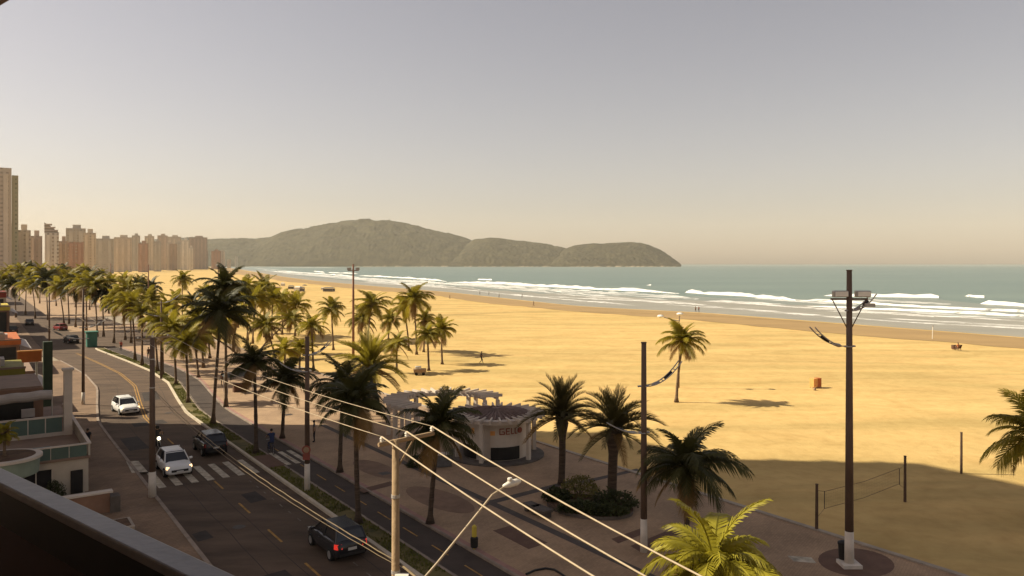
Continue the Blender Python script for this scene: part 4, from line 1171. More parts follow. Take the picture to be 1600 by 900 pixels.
for lb, x0, x1, yt, Y, c in (('wide grey block right of the beige tower', 150, 178, 373, 1150, GRY), ('broad beige block in the middle of the far skyline', 178, 206, 371, 1400, CRM), ('slim grey tower in the middle of the far skyline', 206, 219, 368, 1600, GRY),
                       ('reddish low block in front of the slim towers', 216, 232, 380, 1350, RED), ('slim beige tower behind the reddish low block', 226, 241, 369, 1700, CRM), ('grey block between two slim towers', 240, 252, 377, 1500, GRY),
                       ('slim tower with a dark edge near the right of the skyline', 246, 262, 368, 1900, PNK), ('wide pale tower near the right of the skyline', 262, 283, 370, 2050, CRM), ('pale narrow tower left of the purple-brown block', 283, 296, 375, 1900, WHT),
                       ('purple-brown block closing the dense skyline on the right', 295, 324, 371, 2100, PNK), ('small brick block alone on the far beach edge', 330, 345, 392, 2300, RED), ('white narrow block beside the lone small brick one', 344, 352, 391, 2310, WHT),
                       ('tiny white block at the foot of the wooded hill', 367, 372, 400, 2900, WHT), ('tiny pale block right of the lone brick one', 355, 361, 405, 2800, CRM)):
    far_tower('apartment_block' if 'block' in lb else 'apartment_tower', lb, x0, x1, yt, Y, c, cap=(x1 - x0 > 9))
for i in range(26):
    x0 = 132 + i * 7.4 + rnd.uniform(-3, 3)
    far_tower('apartment_block', 'hazy apartment block in the crowded back rows of the far skyline', x0, x0 + rnd.uniform(7, 13), rnd.uniform(378, 395), rnd.uniform(1500, 2600), rnd.choice((CRM, GRY, PNK, BRN, WHT)), cap=rnd.random() < 0.5, group='back rows of the far skyline')

# --- camera's own building: balcony rail, slab above, wall behind
own = thing('own_building', 'dark balcony with grey granite-topped rail in the lower left corner', 'balcony', (0, 0, 12.0))
D = Vector((-0.784, 0.621, 0)); N_ = Vector((0.621, 0.784, 0))
def ob(mb, s0, s1, n0, n1, z0, z1):
    P = [D * s0 + N_ * n0, D * s0 + N_ * n1, D * s1 + N_ * n1, D * s1 + N_ * n0]
    return mb.hexa([(p.x, p.y, z0) for p in P] + [(p.x, p.y, z1) for p in P])
RZ = H - 0.80
ob(MB(), -4, 9, 1.000, 1.082, RZ - 0.03, RZ).build('rail_coping', M['granite'], own, world=True, bevel=0.006)
ob(MB(), -4, 9, 1.01, 1.07, RZ - 0.16, RZ - 0.032).build('top_rail', M['black_metal'], own, world=True)
for s in (-2.2, -0.8, 0.62, 2.0, 3.4, 4.8, 6.2):
    ob(MB(), s, s + 0.09, 1.012, 1.068, RZ - 1.1, RZ - 0.16).build('rail_post', M['black_metal'], own, world=True)
for s in (-2.1, -0.7, 0.72, 2.1, 3.5, 4.9):
    ob(MB(), s, s + 1.29, 1.034, 1.046, RZ - 1.05, RZ - 0.165).build('rail_pane', M['glass_dark'], own, world=True)
ob(MB(), -4, 9, -0.8, 1.12, RZ - 1.25, RZ - 1.1).build('floor_slab', M['brown_wall'], own, world=True)
ob(MB(), -4, 9, -0.8, 1.165, H + 1.10, H + 1.32).build('ceiling_slab', M['terrace'], own, world=True)
ob(MB(), -12, 9, -14, -0.8, -12 + H - 14, H + 24).build('wall', M['cream_wall'], own, world=True)
for k in range(8):
    if k in (0,): continue
    zf = H + 1.1 + 3.0 * k
    ob(MB(), -4, 9, -0.8, 1.12, zf, zf + 0.2).build('balcony_slab', M['cream_wall'], own, world=True)

# ------------------------------------------------------------------ poles, lamps and wires
def lamp_arm(t, z, ang, L, rise, n_lamps=2, parent_name='lamp_arm'):
    """ladder-like arm: two curved rails with rungs and flat luminaires"""
    c, s = math.cos(ang), math.sin(ang)
    def pt(u, side): 
        x = L * u; zz_ = z + rise * max(0.0, u) ** 2.2
        return (c * x - s * side, s * x + c * side, zz_)
    mb = MB()
    for sd in (-0.17, 0.17): mb.tube([pt(i / 8, sd) for i in range(9)], 0.028, 6)
    for i in (1, 4, 6.6): mb.tube([pt(i / 8, -0.17), pt(i / 8, 0.17)], 0.022, 6)
    mb.tube([pt(-0.16, 0), pt(0.12, 0)], 0.05, 6)
    arm = mb.build(parent_name, M['galv'], t)
    for i in range(n_lamps):
        u0 = 0.22 + 0.34 * i
        a, b = Vector(pt(u0, 0)), Vector(pt(u0 + 0.2, 0))
        m = MB().tube([a, a.lerp(b, 0.3), b], [0.04, 0.085, 0.07], 8)
        m.build('luminaire', M['galv'] if i == 0 else M['black_metal'], arm)
    return arm
def pole(name, label, x, y, h, r0=0.17, r1=0.11, mt='pole_brown', band=1.6, arms=(), z0=0.12, cat='lamp post', group=None):
    t = thing(name, label, cat, (x, y, z0), 0, group)
    h -= z0
    MB().tube([(0, 0, band or 0), (0, 0, h * 0.6), (0, 0, h)], [r0, (r0 + r1) / 2, r1], 10).build('shaft', M[mt], t, smooth=True)
    if band:
        MB().tube([(0, 0, 0), (0, 0, band)], [r0 * 1.12, r0 * 1.02], 10).build('painted_base', M['pole_white'], t, smooth=True)
    MB().tube([(0, 0, h), (0, 0, h + 0.05)], r1 * 1.15, 10).build('cap', M[mt], t)
    for (z, ang, L, rise) in arms: lamp_arm(t, z, ang, L, rise)
    return t
VA = math.atan2(V[1], V[0])
# tall lamp post on the right, with flood lights
x, y = gp(1327, 884, 0.12)
t = pole('lamp_post', 'tallest brown lamp post with two flood lights at the sand edge', x, y, 13.7, 0.19, 0.115, arms=((10.1, VA + math.pi - 0.25, 2.15, 0.95), (11.75, VA - 0.2, 1.55, 0.75)))
MB().box((0, 0, 0.08), (0.85, 0.85, 0.16)).build('footing', M['pole_white'], t)
for s in (-1, 1):
    fx = 0.42 if s < 0 else 0.62
    fl = MB().box((fx * s, 0, 12.52), (0.66, 0.34, 0.30)).build('flood_light', M['galv'], t, bevel=0.05)
    MB().box((fx * s, -0.18, 12.52), (0.58, 0.03, 0.22)).build('lens', M['lamp_glass'], fl)
    MB().tube([(0.0, 0, 10.75), (0.78 * s, 0, 12.25)], 0.025, 6).build('brace', M['pole_brown'], t)
MB().box((0, 0, 12.28), (1.7, 0.09, 0.09)).build('crossbar', M['pole_brown'], t)
MB().box((0.95, 0, 12.0), (0.4, 0.22, 0.16)).build('ballast_box', M['galv'], t)
bx_, by_ = gp(1317, 878, 0.12)
t = thing('litter_bin', 'black litter bin fixed at the base of the tallest lamp post', 'bin', (bx_, by_ - 0.05, 0.12))
MB().lathe([(0.15, 0.12), (0.20, 0.16), (0.23, 0.82), (0.25, 0.86)], (0, 0, 0), 14).build('bucket', M['black'], t)
MB().lathe([(0.26, 0.86), (0.25, 0.95), (0.10, 1.02)], (0, 0, 0), 14).build('lid', M['black'], t)
MB().tube([(0.12, 0.08, 0), (0.12, 0.08, 0.9)], 0.03, 6).build('bracket', M['black_metal'], t)
x, y = gp(1006, 862, 0.12)
pole('lamp_post', 'brown lamp post with ladder-shaped lamp arms by the date palms', x, y, 10.2, 0.16, 0.12, arms=((8.0, VA - 0.35, 1.95, 1.15), (5.75, VA + math.pi - 0.35, 1.85, 0.55)))
x, y = gp(480, 766, 0.12)
t = pole('lamp_post', 'brown lamp post with white base and red sign on the verge', x, y, 9.5, 0.16, 0.12, arms=((7.3, VA + math.pi - 0.2, 1.6, 0.6), (8.3, VA, 1.5, 0.8)), band=1.65)
t2 = thing('round_sign', 'red round traffic sign on the verge lamp post', 'sign', (x, y - 0.19, 2.15))
MB().tube([(0, -0.03, 0.5), (0, 0.0, 0.5)], 0.27, 20).build('disc', M['sign_red'], t2)
MB().tube([(0, -0.036, 0.5), (0, -0.031, 0.5)], 0.18, 20).build('disc_face', M['cloth_tan'], t2)
MB().box((0, 0, 0.06), (0.44, 0.03, 0.36)).build('panel', M['sign_red'], t2)
x, y = gp(552, 562, 0)
t = pole('beach_mast', 'tall thin reddish lamp mast between the sand palms', x, y, 14.0, 0.20, 0.13, 'pole_red', 0, cat='mast', z0=0)
MB().box((0, 0, 13.1), (1.6, 0.12, 0.12)).build('crossbar', M['pole_red'], t)
for s in (-0.6, 0.65): MB().box((s, -0.05, 13.35), (0.55, 0.3, 0.35)).build('flood_light', M['galv'], t)
x, y = gp(1061, 606, 0)
t = pole('beach_lamp', 'pale double lamp seen above the lone palm on the sand', x, y, 8.0, 0.07, 0.05, 'pole_conc', 0, z0=0)
for s, hh in ((-2.1, 8.1), (0.1, 8.35)):
    mb = MB().tube([(0, 0, 7.6), (s * 0.45, 0, 7.55 + 0.1 * abs(s)), (s * 0.8, 0, hh - 0.1)], 0.06, 6); arm = mb.build('lamp_arm', M['galv'], t)
    MB().lathe([(0.10, -0.18), (0.34, -0.08), (0.40, 0.02), (0.26, 0.16), (0.05, 0.20)], (s, 0, hh), 12).build('luminaire', M['lamp_glass'], arm)
# lamp posts further along the avenue
for lb, px, py, top, arms in (('street pole with a sagging lamp arm at the car park corner', 130, 632, 452, ((6.5, VA + math.pi, 3.2, 1.5), (7.6, VA, 2.2, 0.9))), ('lamp post among the verge palms with pale arms', 252, 592, 470, ((9.2, VA, 2.2, 1.1), (7.6, VA + math.pi, 1.8, 0.5))),
                        ('thin far lamp post rising above the palms against the sand', 232, 520, 414, ((9.0, VA, 2.0, 1.0),)), ('lamp post with a bright head above the palm tops', 341, 520, 415, ()), ('thin lamp post near the left avenue palms', 77, 551, 458, ((8, VA, 2, 1),)), ('farthest thin lamp post on the left before the sand', 173, 480, 412, ())):
    x, y = gp(px, py, 0.1); hz = H - (top - HY) * y / F
    t = pole('lamp_post', lb, x, y, hz, 0.15, 0.09, 'pole_brown' if py > 530 else 'pole_red', 1.2 if py > 600 else 0, arms=arms)
    if 'bright' in lb:
        MB().box((0, 0, hz - 0.1), (0.8, 0.5, 0.45)).build('luminaire', M['lamp_glass'], t, bevel=0.05)

# utility poles of the near kerb, with cross arms
def utility_pole(label, x, y, h, r0, r1, mt, arm0, arm1, band=0, lamp=False):
    t = thing('utility_pole', label, 'utility pole', (x, y, 0.11))
    h -= 0.11
    MB().tube([(0, 0, band), (0, 0, h * 0.5), (0, 0, h)], [r0, (r0 + r1) / 2, r1], 12).build('shaft', M[mt], t, smooth=True)
    if band: MB().tube([(0, 0, 0), (0, 0, band)], [r0 * 1.2, r0 * 1.05], 12).build('painted_base', M['pole_white'], t, smooth=True)
    p0, p1 = Vector((V[0] * arm0, V[1] * arm0, h - 0.06)), Vector((V[0] * arm1, V[1] * arm1, h + 0.02))
    arm = MB().tube([p0, p1], 0.052, 6).build('cross_arm', M['pole_conc'], t)
    tips = []
    for s in (0.06, 0.50, 0.97):
        q = p0.lerp(p1, s)
        MB().lathe([(0.025, 0), (0.025, 0.06), (0.05, 0.07), (0.035, 0.1), (0.055, 0.12), (0.03, 0.17)], q, 8).build('insulator', M['porcelain'], arm)
        tips.append(Vector((x, y, 0.11)) + q + Vector((0, 0, 0.17)))
    MB().tube([(0, 0, h - 0.7), (V[0] * 0.45, V[1] * 0.45, h - 0.06)], 0.02, 6).build('brace', M['pole_conc'], t)
    for z in (h - 1.3, h - 3.0): MB().tube([(0, 0, z), (0, 0, z + 0.07)], r1 * 1.25, 12).build('band', M['galv'], t)
    return t, tips
upx, upy = -2.62, 17.0
near_pole, tipsA = utility_pole('sunlit concrete wire pole with a cross arm in the foreground', upx, upy, 10.05, 0.120, 0.080, 'pole_conc', -0.42, 0.98)
fx_, fy_ = gp(238, 776, 0.11)
far_pole, tipsB = utility_pole('dark wire pole with white base on the near pavement', fx_, fy_, 9.6, 0.19, 0.13, 'pole_brown', -0.9, 0.9, band=1.5)
nx_, ny_ = upx + 0.58 * 34, upy - 0.815 * 34
tipsC = [Vector((nx_, ny_, 0)) + (q - Vector((upx, upy, 0))) for q in tipsA]
tD = gp(130, 632, 0.1); tipsD = [Vector((tD[0] + V[0] * s, tD[1] + V[1] * s, 9.2)) for s in (-0.8, 0, 0.8)]
def cable(mb, p, q, sag, r, n=28, wob_=0.0):
    pts = []
    for i in range(n + 1):
        s = i / n
        v = p.lerp(q, s); v.z -= 4 * sag * s * (1 - s)
        if wob_: v += Vector((math.cos(i * 2.1), math.sin(i * 2.1), math.cos(i * 1.7))) * wob_
        pts.append(v)
    mb.tube(pts, r, 5)
wl_ = ['left', 'middle', 'right']
for i in range(3):
    mb = MB(); cable(mb, tipsA[i], tipsC[i], 1.12, 0.018); cable(mb, tipsA[i], tipsB[i], 0.35, 0.010); cable(mb, tipsB[i], tipsD[i], 0.5, 0.009)
    tag(mb.build('power_wire', M['wire'], None, smooth=True), '%s power wire of the three crossing the foreground' % ['lowest', 'middle', 'topmost'][i], 'wire', 'foreground power wires')
mb = MB(); pa = Vector((upx + 0.05, upy + 0.1, 7.25)); pb = Vector((fx_, fy_, 6.6))
cable(mb, pa, pb, 0.5, 0.014, 60, 0.006)
cable(mb, pa + Vector((0, 0, -0.09)), pb + Vector((0, 0, -0.1)), 0.58, 0.009, 60, 0.004)
cable(mb, pa, Vector((nx_, ny_, 7.2)), 0.6, 0.028)
tag(mb.build('telephone_cable', M['cable'], smooth=True), 'twisted telephone cable bundle leaving the concrete pole', 'cable')
MB().box((0.16, -0.14, 6.9), (0.30, 0.16, 0.13)).build('cable_clamp', M['porcelain'], near_pole)
# street lamp on its long arm from the near pole
t = thing('street_lamp', 'street lamp on a long bent arm from the concrete pole', 'street lamp', (upx, upy, 6.2))
e = Vector((V[0] * 3.05, V[1] * 3.05, 2.30))
mb = MB().tube([(0, 0, 0), tuple(e * 0.35 + Vector((0, 0, 0.02))), tuple(e * 0.72 + Vector((0, 0, 0.12))), tuple(e * 0.86 + Vector((0, 0, 0.17))), tuple(e)], 0.028, 8)
mb.build('arm', M['wire'], t, smooth=True)
hd = MB().tube([e - Vector((V[0] * .1, V[1] * .1, 0)), e + Vector((V[0] * .08, V[1] * .08, 0.02)), e + Vector((V[0] * .32, V[1] * .32, 0.04)), e + Vector((V[0] * .42, V[1] * .42, 0.04))], [0.04, 0.085, 0.085, 0.04], 10).build('lamp_head', M['porcelain'], t, smooth=True)
MB().lathe([(0.05, -0.10), (0.065, -0.03), (0.05, 0.0)], tuple(e + Vector((V[0] * .1, V[1] * .1, 0.18))), 8).build('photocell', M['porcelain'], hd)

# ------------------------------------------------------------------ round kiosk and pergola
kx, ky = -1.15, 55.2
ki = thing('round_kiosk', 'round white kiosk with tiled roof and radiating pergola beams', 'kiosk', (kx, ky, 0.12))
MB().lathe([(3.5, 0), (3.5, 0.10)], (0, 0, 0), 40).build('plinth', M['stone_dark'], ki)
MB().lathe([(2.35, 0.1), (2.35, 2.75)], (0, 0, 0), 40).build('wall', M['white_wall'], ki, smooth=False)
mb = MB().lathe([(2.95, 2.72), (3.05, 2.74), (3.05, 3.0), (2.9, 3.02)], (0, 0, 0), 40); ring_ = mb.build('ring_beam', M['white_wall'], ki)
for k in range(30):
    an = 2 * math.pi * k / 30
    MB().hexa([(math.cos(an) * r + math.sin(an) * s * 0.055, math.sin(an) * r - math.cos(an) * s * 0.055, z) for z in (2.90, 3.16) for r, s in ((2.3, -1), (3.6, -1), (3.6, 1), (2.3, 1))]).build('beam', M['white_wall'], ki)
rf = MB().lathe([(2.45, 3.04), (1.5, 3.22), (0.4, 3.40), (0.05, 3.42)], (0, 0, 0), 40).build('roof', M['roof_tile'], ki)
mb = MB()
for k in range(40):
    an = 2 * math.pi * k / 40
    mb.tube([(2.5 * math.cos(an), 2.5 * math.sin(an), 3.05), (1.5 * math.cos(an), 1.5 * math.sin(an), 3.24), (0.4 * math.cos(an), 0.4 * math.sin(an), 3.42)], [0.08, 0.06, 0.03], 5)
mb.build('tile_rolls', M['roof_tile'], rf)
for an in (R(-109), R(-39), R(21), R(81), R(141), R(-159)):
    MB().box((2.98 * math.cos(an), 2.98 * math.sin(an), 1.41), (0.26, 0.26, 2.66), an).build('column', M['white_wall'], ki)
def on_wall(an, r=2.40): return (r * math.cos(an), r * math.sin(an))
def wall_patch(name, a0, a1, z0, z1, mt, r=2.375):
    mb = MB(); n = 8
    for i in range(n):
        p, q = a0 + (a1 - a0) * i / n, a0 + (a1 - a0) * (i + 1) / n
        mb.hexa([(r_ * math.cos(w), r_ * math.sin(w), z) for z in (z0, z1) for r_, w in ((r - 0.03, p), (r, p), (r, q), (r - 0.03, q))])
    return mb.build(name, M[mt], ki)
wall_patch('counter_opening', R(-98), R(-46), 0.15, 1.05, 'dark_opening', 2.42)
wall_patch('counter_opening', R(-175), R(-125), 0.15, 1.05, 'dark_opening', 2.42)
wall_patch('doorway', R(-18), R(-2), 0.15, 2.3, 'brown_wall', 2.39)
wall_patch('menu_spot', R(-99), R(-91), 1.9, 2.2, 'pale_orange', 2.385)
wall_patch('menu_spot', R(-136), R(-130), 1.9, 2.3, 'pale_orange', 2.385)
# the sign: G E L L and a red dot, as flat raised letters following the curve
def glyph(strokes, a_c, w, z0, h, r=2.43):
    mb = MB()
    for (u0, v0, u1, v1) in strokes:
        th = 0.16
        if abs(u1 - u0) < 1e-6: us = (u0 - th / 2, u1 + th / 2); vs = (min(v0, v1), max(v0, v1))
        else: us = (min(u0, u1), max(u0, u1)); vs = (v0 - th / 2.4, v1 + th / 2.4)
        aa = [a_c + (u - 0.5) * w / r for u in us]
        mb.hexa([(q * math.cos(w_), q * math.sin(w_), z0 + h * z) for z in vs for q, w_ in ((r - 0.05, aa[0]), (r, aa[0]), (r, aa[1]), (r - 0.05, aa[1]))])
    return mb.build('sign_letter', M['sign_red'], ki)
gz, gh = 1.95, 0.42
glyph([(0.1, 0, 0.1, 1), (0.1, 0.96, 0.9, 0.96), (0.1, 0.04, 0.9, 0.04), (0.9, 0.0, 0.9, 0.5), (0.5, 0.48, 0.9, 0.48)], R(-79), 0.40, gz, gh)
glyph([(0.12, 0, 0.12, 1), (0.12, 0.96, 0.85, 0.96), (0.12, 0.5, 0.75, 0.5), (0.12, 0.04, 0.85, 0.04)], R(-68.5), 0.36, gz, gh)
glyph([(0.2, 0, 0.2, 1), (0.2, 0.04, 0.8, 0.04)], R(-60), 0.30, gz, gh)
glyph([(0.2, 0, 0.2, 1), (0.2, 0.04, 0.8, 0.04)], R(-53), 0.30, gz, gh)
an = R(-45); cx_, cy_ = 2.38 * math.cos(an), 2.38 * math.sin(an)
MB().tube([(cx_, cy_, gz + 0.2), (cx_ + 0.06 * math.cos(an), cy_ + 0.06 * math.sin(an), gz + 0.2)], 0.2, 16).build('sign_dot', M['sign_red'], ki)
# freezer chest before the kiosk
t = thing('freezer_chest', 'small pale chest beside the shaded left side of the kiosk', 'freezer', (kx - 3.6, ky - 3.3, 0.12), R(20))
MB().box((0, 0, 0.42), (1.1, 0.6, 0.8)).build('body', M['cloth_grey'], t, bevel=0.03)
MB().box((0, 0, 0.86), (1.14, 0.64, 0.08)).build('lid', M['white_wall'], t, bevel=0.02)
# curved pergola behind
pg = thing('pergola', 'curved white pergola of beams on columns behind the round kiosk', 'pergola', (-5.5, 61.4, 0.12))
R0 = 4.0
arc = [R(-10 + 220 * i / 22) for i in range(23)]
mb = MB()
for i in range(22):
    for rr_ in (R0 - 0.55, R0 + 0.55):
        mb.hexa([(q * math.cos(w), q * math.sin(w), z) for z in (2.62, 2.92) for q, w in ((rr_ - 0.09, arc[i] + .5), (rr_ + 0.09, arc[i] + .5), (rr_ + 0.09, arc[i + 1] + .5), (rr_ - 0.09, arc[i + 1] + .5))])
mb.build('curved_beams', M['white_wall'], pg)
for i in range(0, 23):
    w = arc[i] + 0.5
    c, s = math.cos(w), math.sin(w)
    MB().hexa([((R0 + q) * c - s * e_, (R0 + q) * s + c * e_, z) for z in (2.86, 3.1) for q, e_ in ((-0.95, -0.06), (0.95, -0.06), (0.95, 0.06), (-0.95, 0.06))]).build('rafter', M['white_wall'], pg)
for i in (0, 4, 8, 12, 16, 20, 22):
    w = arc[i] + 0.5
    for q in (-0.55, 0.55):
        MB().box(((R0 + q) * math.cos(w), (R0 + q) * math.sin(w), 1.31), (0.28, 0.28, 2.62), w).build('column', M['white_wall'], pg)

# ------------------------------------------------------------------ volleyball court
for lb, px, py, top in (('dark volleyball post nearest the promenade', 1276, 832, 757), ('dark volleyball post at the far end of the net', 1414, 784, 713), ('separate wooden post on the sand at the shade edge', 1502, 740, 676)):
    x, y = gp(px, py, 0); h = (py - top) * y / F
    t = thing('court_post', lb, 'post', (x, y, 0))
    MB().tube([(0, 0, -0.1), (0.01, 0, h)], [0.085, 0.07], 10).build('shaft', M['wood_post'], t)
    MB().tube([(0.01, 0, h), (0.01, 0, h + 0.03)], 0.085, 10).build('cap', M['wood_post'], t)
p, q = Vector((*gp(1276, 832), 0)), Vector((*gp(1414, 784), 0))
nt = thing('volleyball_net', 'thin volleyball net strung between two dark posts', 'net', tuple(p.lerp(q, 0.5)))
a_, b_ = p.lerp(q, 0.08), p.lerp(q, 0.93)
mb = MB()
for z in (2.02, 1.12): mb.tube([a_ + Vector((0, 0, z)), a_.lerp(b_, 0.5) + Vector((0, 0, z - 0.10)), b_ + Vector((0, 0, z + 0.05))], 0.012, 5)
mb.build('net_tape', M['net'], nt, world=True)
mb = MB()
for i in range(46):
    s = i / 45; v = a_.lerp(b_, s); sg = -0.1 * 4 * s * (1 - s)
    mb.tube([v + Vector((0, 0, 1.12 + sg)), v + Vector((0, 0, 2.02 + sg))], 0.002, 3, cap=False)
for z in (1.3, 1.48, 1.66, 1.84): mb.tube([a_ + Vector((0, 0, z)), a_.lerp(b_, 0.5) + Vector((0, 0, z - 0.1)), b_ + Vector((0, 0, z + 0.05))], 0.002, 3, cap=False)
mb.build('net_mesh', M['net'], nt, world=True)
for e_, o_ in ((a_, p), (b_, q)):
    for z, z2 in ((2.02, 2.2), (1.12, 0.75)):
        MB().tube([e_ + Vector((0, 0, z)), o_ + Vector((0, 0, z2))], 0.010, 4).build('rope', M['net'], nt, world=True)
    MB().tube([e_ + Vector((0, 0, 1.12)), e_ + Vector((0, 0, 2.04))], 0.022, 5).build('spreader', M['net'], nt, world=True)

# ------------------------------------------------------------------ things on the sand
x, y = gp(1274, 606)
t = thing('orange_stall', 'small orange folding stall standing alone on the sand', 'stall', (x, y, 0), R(28))
MB().box((-0.28, 0, 0.62), (0.62, 0.62, 0.95)).build('pale_panel', M['pale_orange'], t, bevel=0.02)  # two-tone stall: paler panel beside a deeper orange one
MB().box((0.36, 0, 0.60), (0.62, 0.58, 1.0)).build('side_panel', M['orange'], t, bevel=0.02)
for sx in (-0.55, 0.62):
    for sy in (-0.25, 0.25): MB().tube([(sx, sy, 0), (sx, sy, 0.16)], 0.03, 5).build('foot', M['wood_post'], t)
x2, y2 = gp(1273, 610)
t = thing('sand_bag', 'little pale bag on the sand before the orange stall', 'bag', (x2, y2, 0))
MB().lathe([(0.10, 0), (0.16, 0.08), (0.13, 0.22), (0.05, 0.28)], (0, 0, 0), 10).build('body', M['cloth_tan'], t, smooth=True)
x, y = gp(1457, 529)
t = thing('marker_pole', 'thin white pole planted at the wet sand edge', 'pole', (x, y, -0.05))
MB().tube([(0, 0, 0), (0.05, 0, 2.3)], 0.07, 8).build('shaft', M['porcelain'], t)
MB().lathe([(0.05, 0), (0.12, 0.05), (0.12, 0.2), (0.04, 0.25)], (0.05, 0, 2.3), 8).build('top', M['galv'], t)
x, y = gp(656, 586)
t = thing('beach_cart', 'small pale beach cart on the sand in front of the palm shadows', 'cart', (x, y, 0), R(8))
MB().box((0, 0, 0.55), (1.5, 0.8, 0.5), taper=1.1).build('box', M['cloth_tan'], t, bevel=0.04)
MB().box((-0.2, 0, 0.95), (0.75, 0.7, 0.3)).build('top_box', M['cloth_white'], t, bevel=0.03)
for sx in (-0.45, 0.45):
    for sy in (-0.42, 0.42):
        MB().tube([(sx, sy - 0.04, 0.2), (sx, sy + 0.04, 0.2)], 0.2, 14).build('wheel', M['rubber'], t)
# vendors' corner by the far palms: tents, carts, umbrella
for i, (px, py, w, h, mt, lb) in enumerate(((455, 452, 3.2, 2.2, 'cloth_grey', 'grey stall among the vendors on the far sand'), (466, 455, 4.0, 2.6, 'cloth_white', 'white tent among the vendors on the far sand'), (472, 456, 2.6, 2.6, 'cloth_grey', 'grey stall right of the white vendor tent'), (514, 456, 5.6, 2.4, 'cloth_grey', 'long grey cart right of the vendor tents'),
                                      (504, 453, 1.6, 1.4, 'cloth_white', 'little white cart left of the long grey cart'), (432, 452, 4.5, 1.4, 'cloth_tan', 'low tan stall left of the vendor tents'), (442, 447, 2.6, 2.2, 'cloth_white', 'white stall behind the vendor tents'))):
    x, y = gp(px, py)
    t = thing('vendor_stall', lb, 'stall', (x, y, 0), rnd.uniform(-.3, .3), 'vendor stalls on the far sand')
    MB().box((0, 0, h * 0.32 + 0.15), (w * 0.92, w * 0.5, h * 0.6)).build('counter', M[mt], t)
    MB().hexa([(-w / 2, -w * .3, h * 0.8), (w / 2, -w * .3, h * 0.8), (w / 2, w * .3, h * 0.8), (-w / 2, w * .3, h * 0.8), (-w * .3, -w * .08, h), (w * .3, -w * .08, h), (w * .3, w * .08, h), (-w * .3, w * .08, h)]).build('canopy', M[mt], t)
    for sx in (-1, 1):
        for sy in (-1, 1): MB().tube([(sx * w * .46, sy * w * .27, 0), (sx * w * .46, sy * w * .27, h * .8)], 0.05, 5).build('pole', M['galv'], t)
for px, py, lb in ((476, 452, 'dark beach umbrella above the vendor tents'), (387, 447, 'small dark umbrella far left of the vendor tents')):
    x, y = gp(px, py)
    t = thing('beach_umbrella', lb, 'umbrella', (x, y, 0), 0)
    MB().tube([(0, 0, 0), (0, 0, 2.6)], 0.05, 6).build('pole', M['galv'], t)
    MB().lathe([(1.5, 2.1), (1.0, 2.45), (0.4, 2.66), (0.05, 2.72)], (0, 0, 0), 10).build('canopy', M['cloth_grey'], t)
x, y = gp(741, 858, 0.12)
t = thing('litter_bin', 'yellow-topped litter bin on a post beside the cycle path', 'bin', (x, y, 0.12))
MB().tube([(0, 0, 0), (0, 0, 1.15)], 0.05, 8).build('post', M['yellow'], t)
MB().lathe([(0.14, 0.08), (0.18, 0.12), (0.19, 0.55), (0.17, 0.58)], (0, 0, 0), 12).build('bucket', M['black'], t)
MB().lathe([(0.09, 0.6), (0.12, 0.62), (0.12, 1.1), (0.05, 1.18)], (0, 0, 0), 12).build('top', M['yellow'], t)
# dark hose lying on the promenade
pts = [(*gp(x, y, 0.16), 0.16) for x, y in ((822, 897), (836, 891), (852, 888), (866, 890), (876, 896), (886, 903), (900, 915))]
tag(MB().tube(pts, 0.05, 6).build('hose', M['black']), 'dark curved hose lying on the promenade at the bottom edge', 'hose')
# kiosk canopy on the sunlit promenade, its shade put into the black colour
x, y = gp(372, 612, 0.12)
t = thing('dark_canopy', 'dark canopy stall on the sunlit promenade behind a verge palm', 'stall', (x, y, 0.12), VA)
MB().hexa([(-1.5, -0.9, 1.75), (1.5, -0.9, 1.75), (1.5, 0.9, 1.75), (-1.5, 0.9, 1.75), (-1.1, -0.2, 2.2), (1.1, -0.2, 2.2), (1.1, 0.2, 2.2), (-1.1, 0.2, 2.2)]).build('canopy', M['black'], t)
for sx in (-1.3, 1.3):
    for sy in (-0.8, 0.8): MB().tube([(sx, sy, 0), (sx, sy, 1.78)], 0.035, 6).build('post', M['galv'], t)
MB().box((0.2, 0, 0.45), (1.4, 0.6, 0.9)).build('counter', M['cloth_brown'], t)

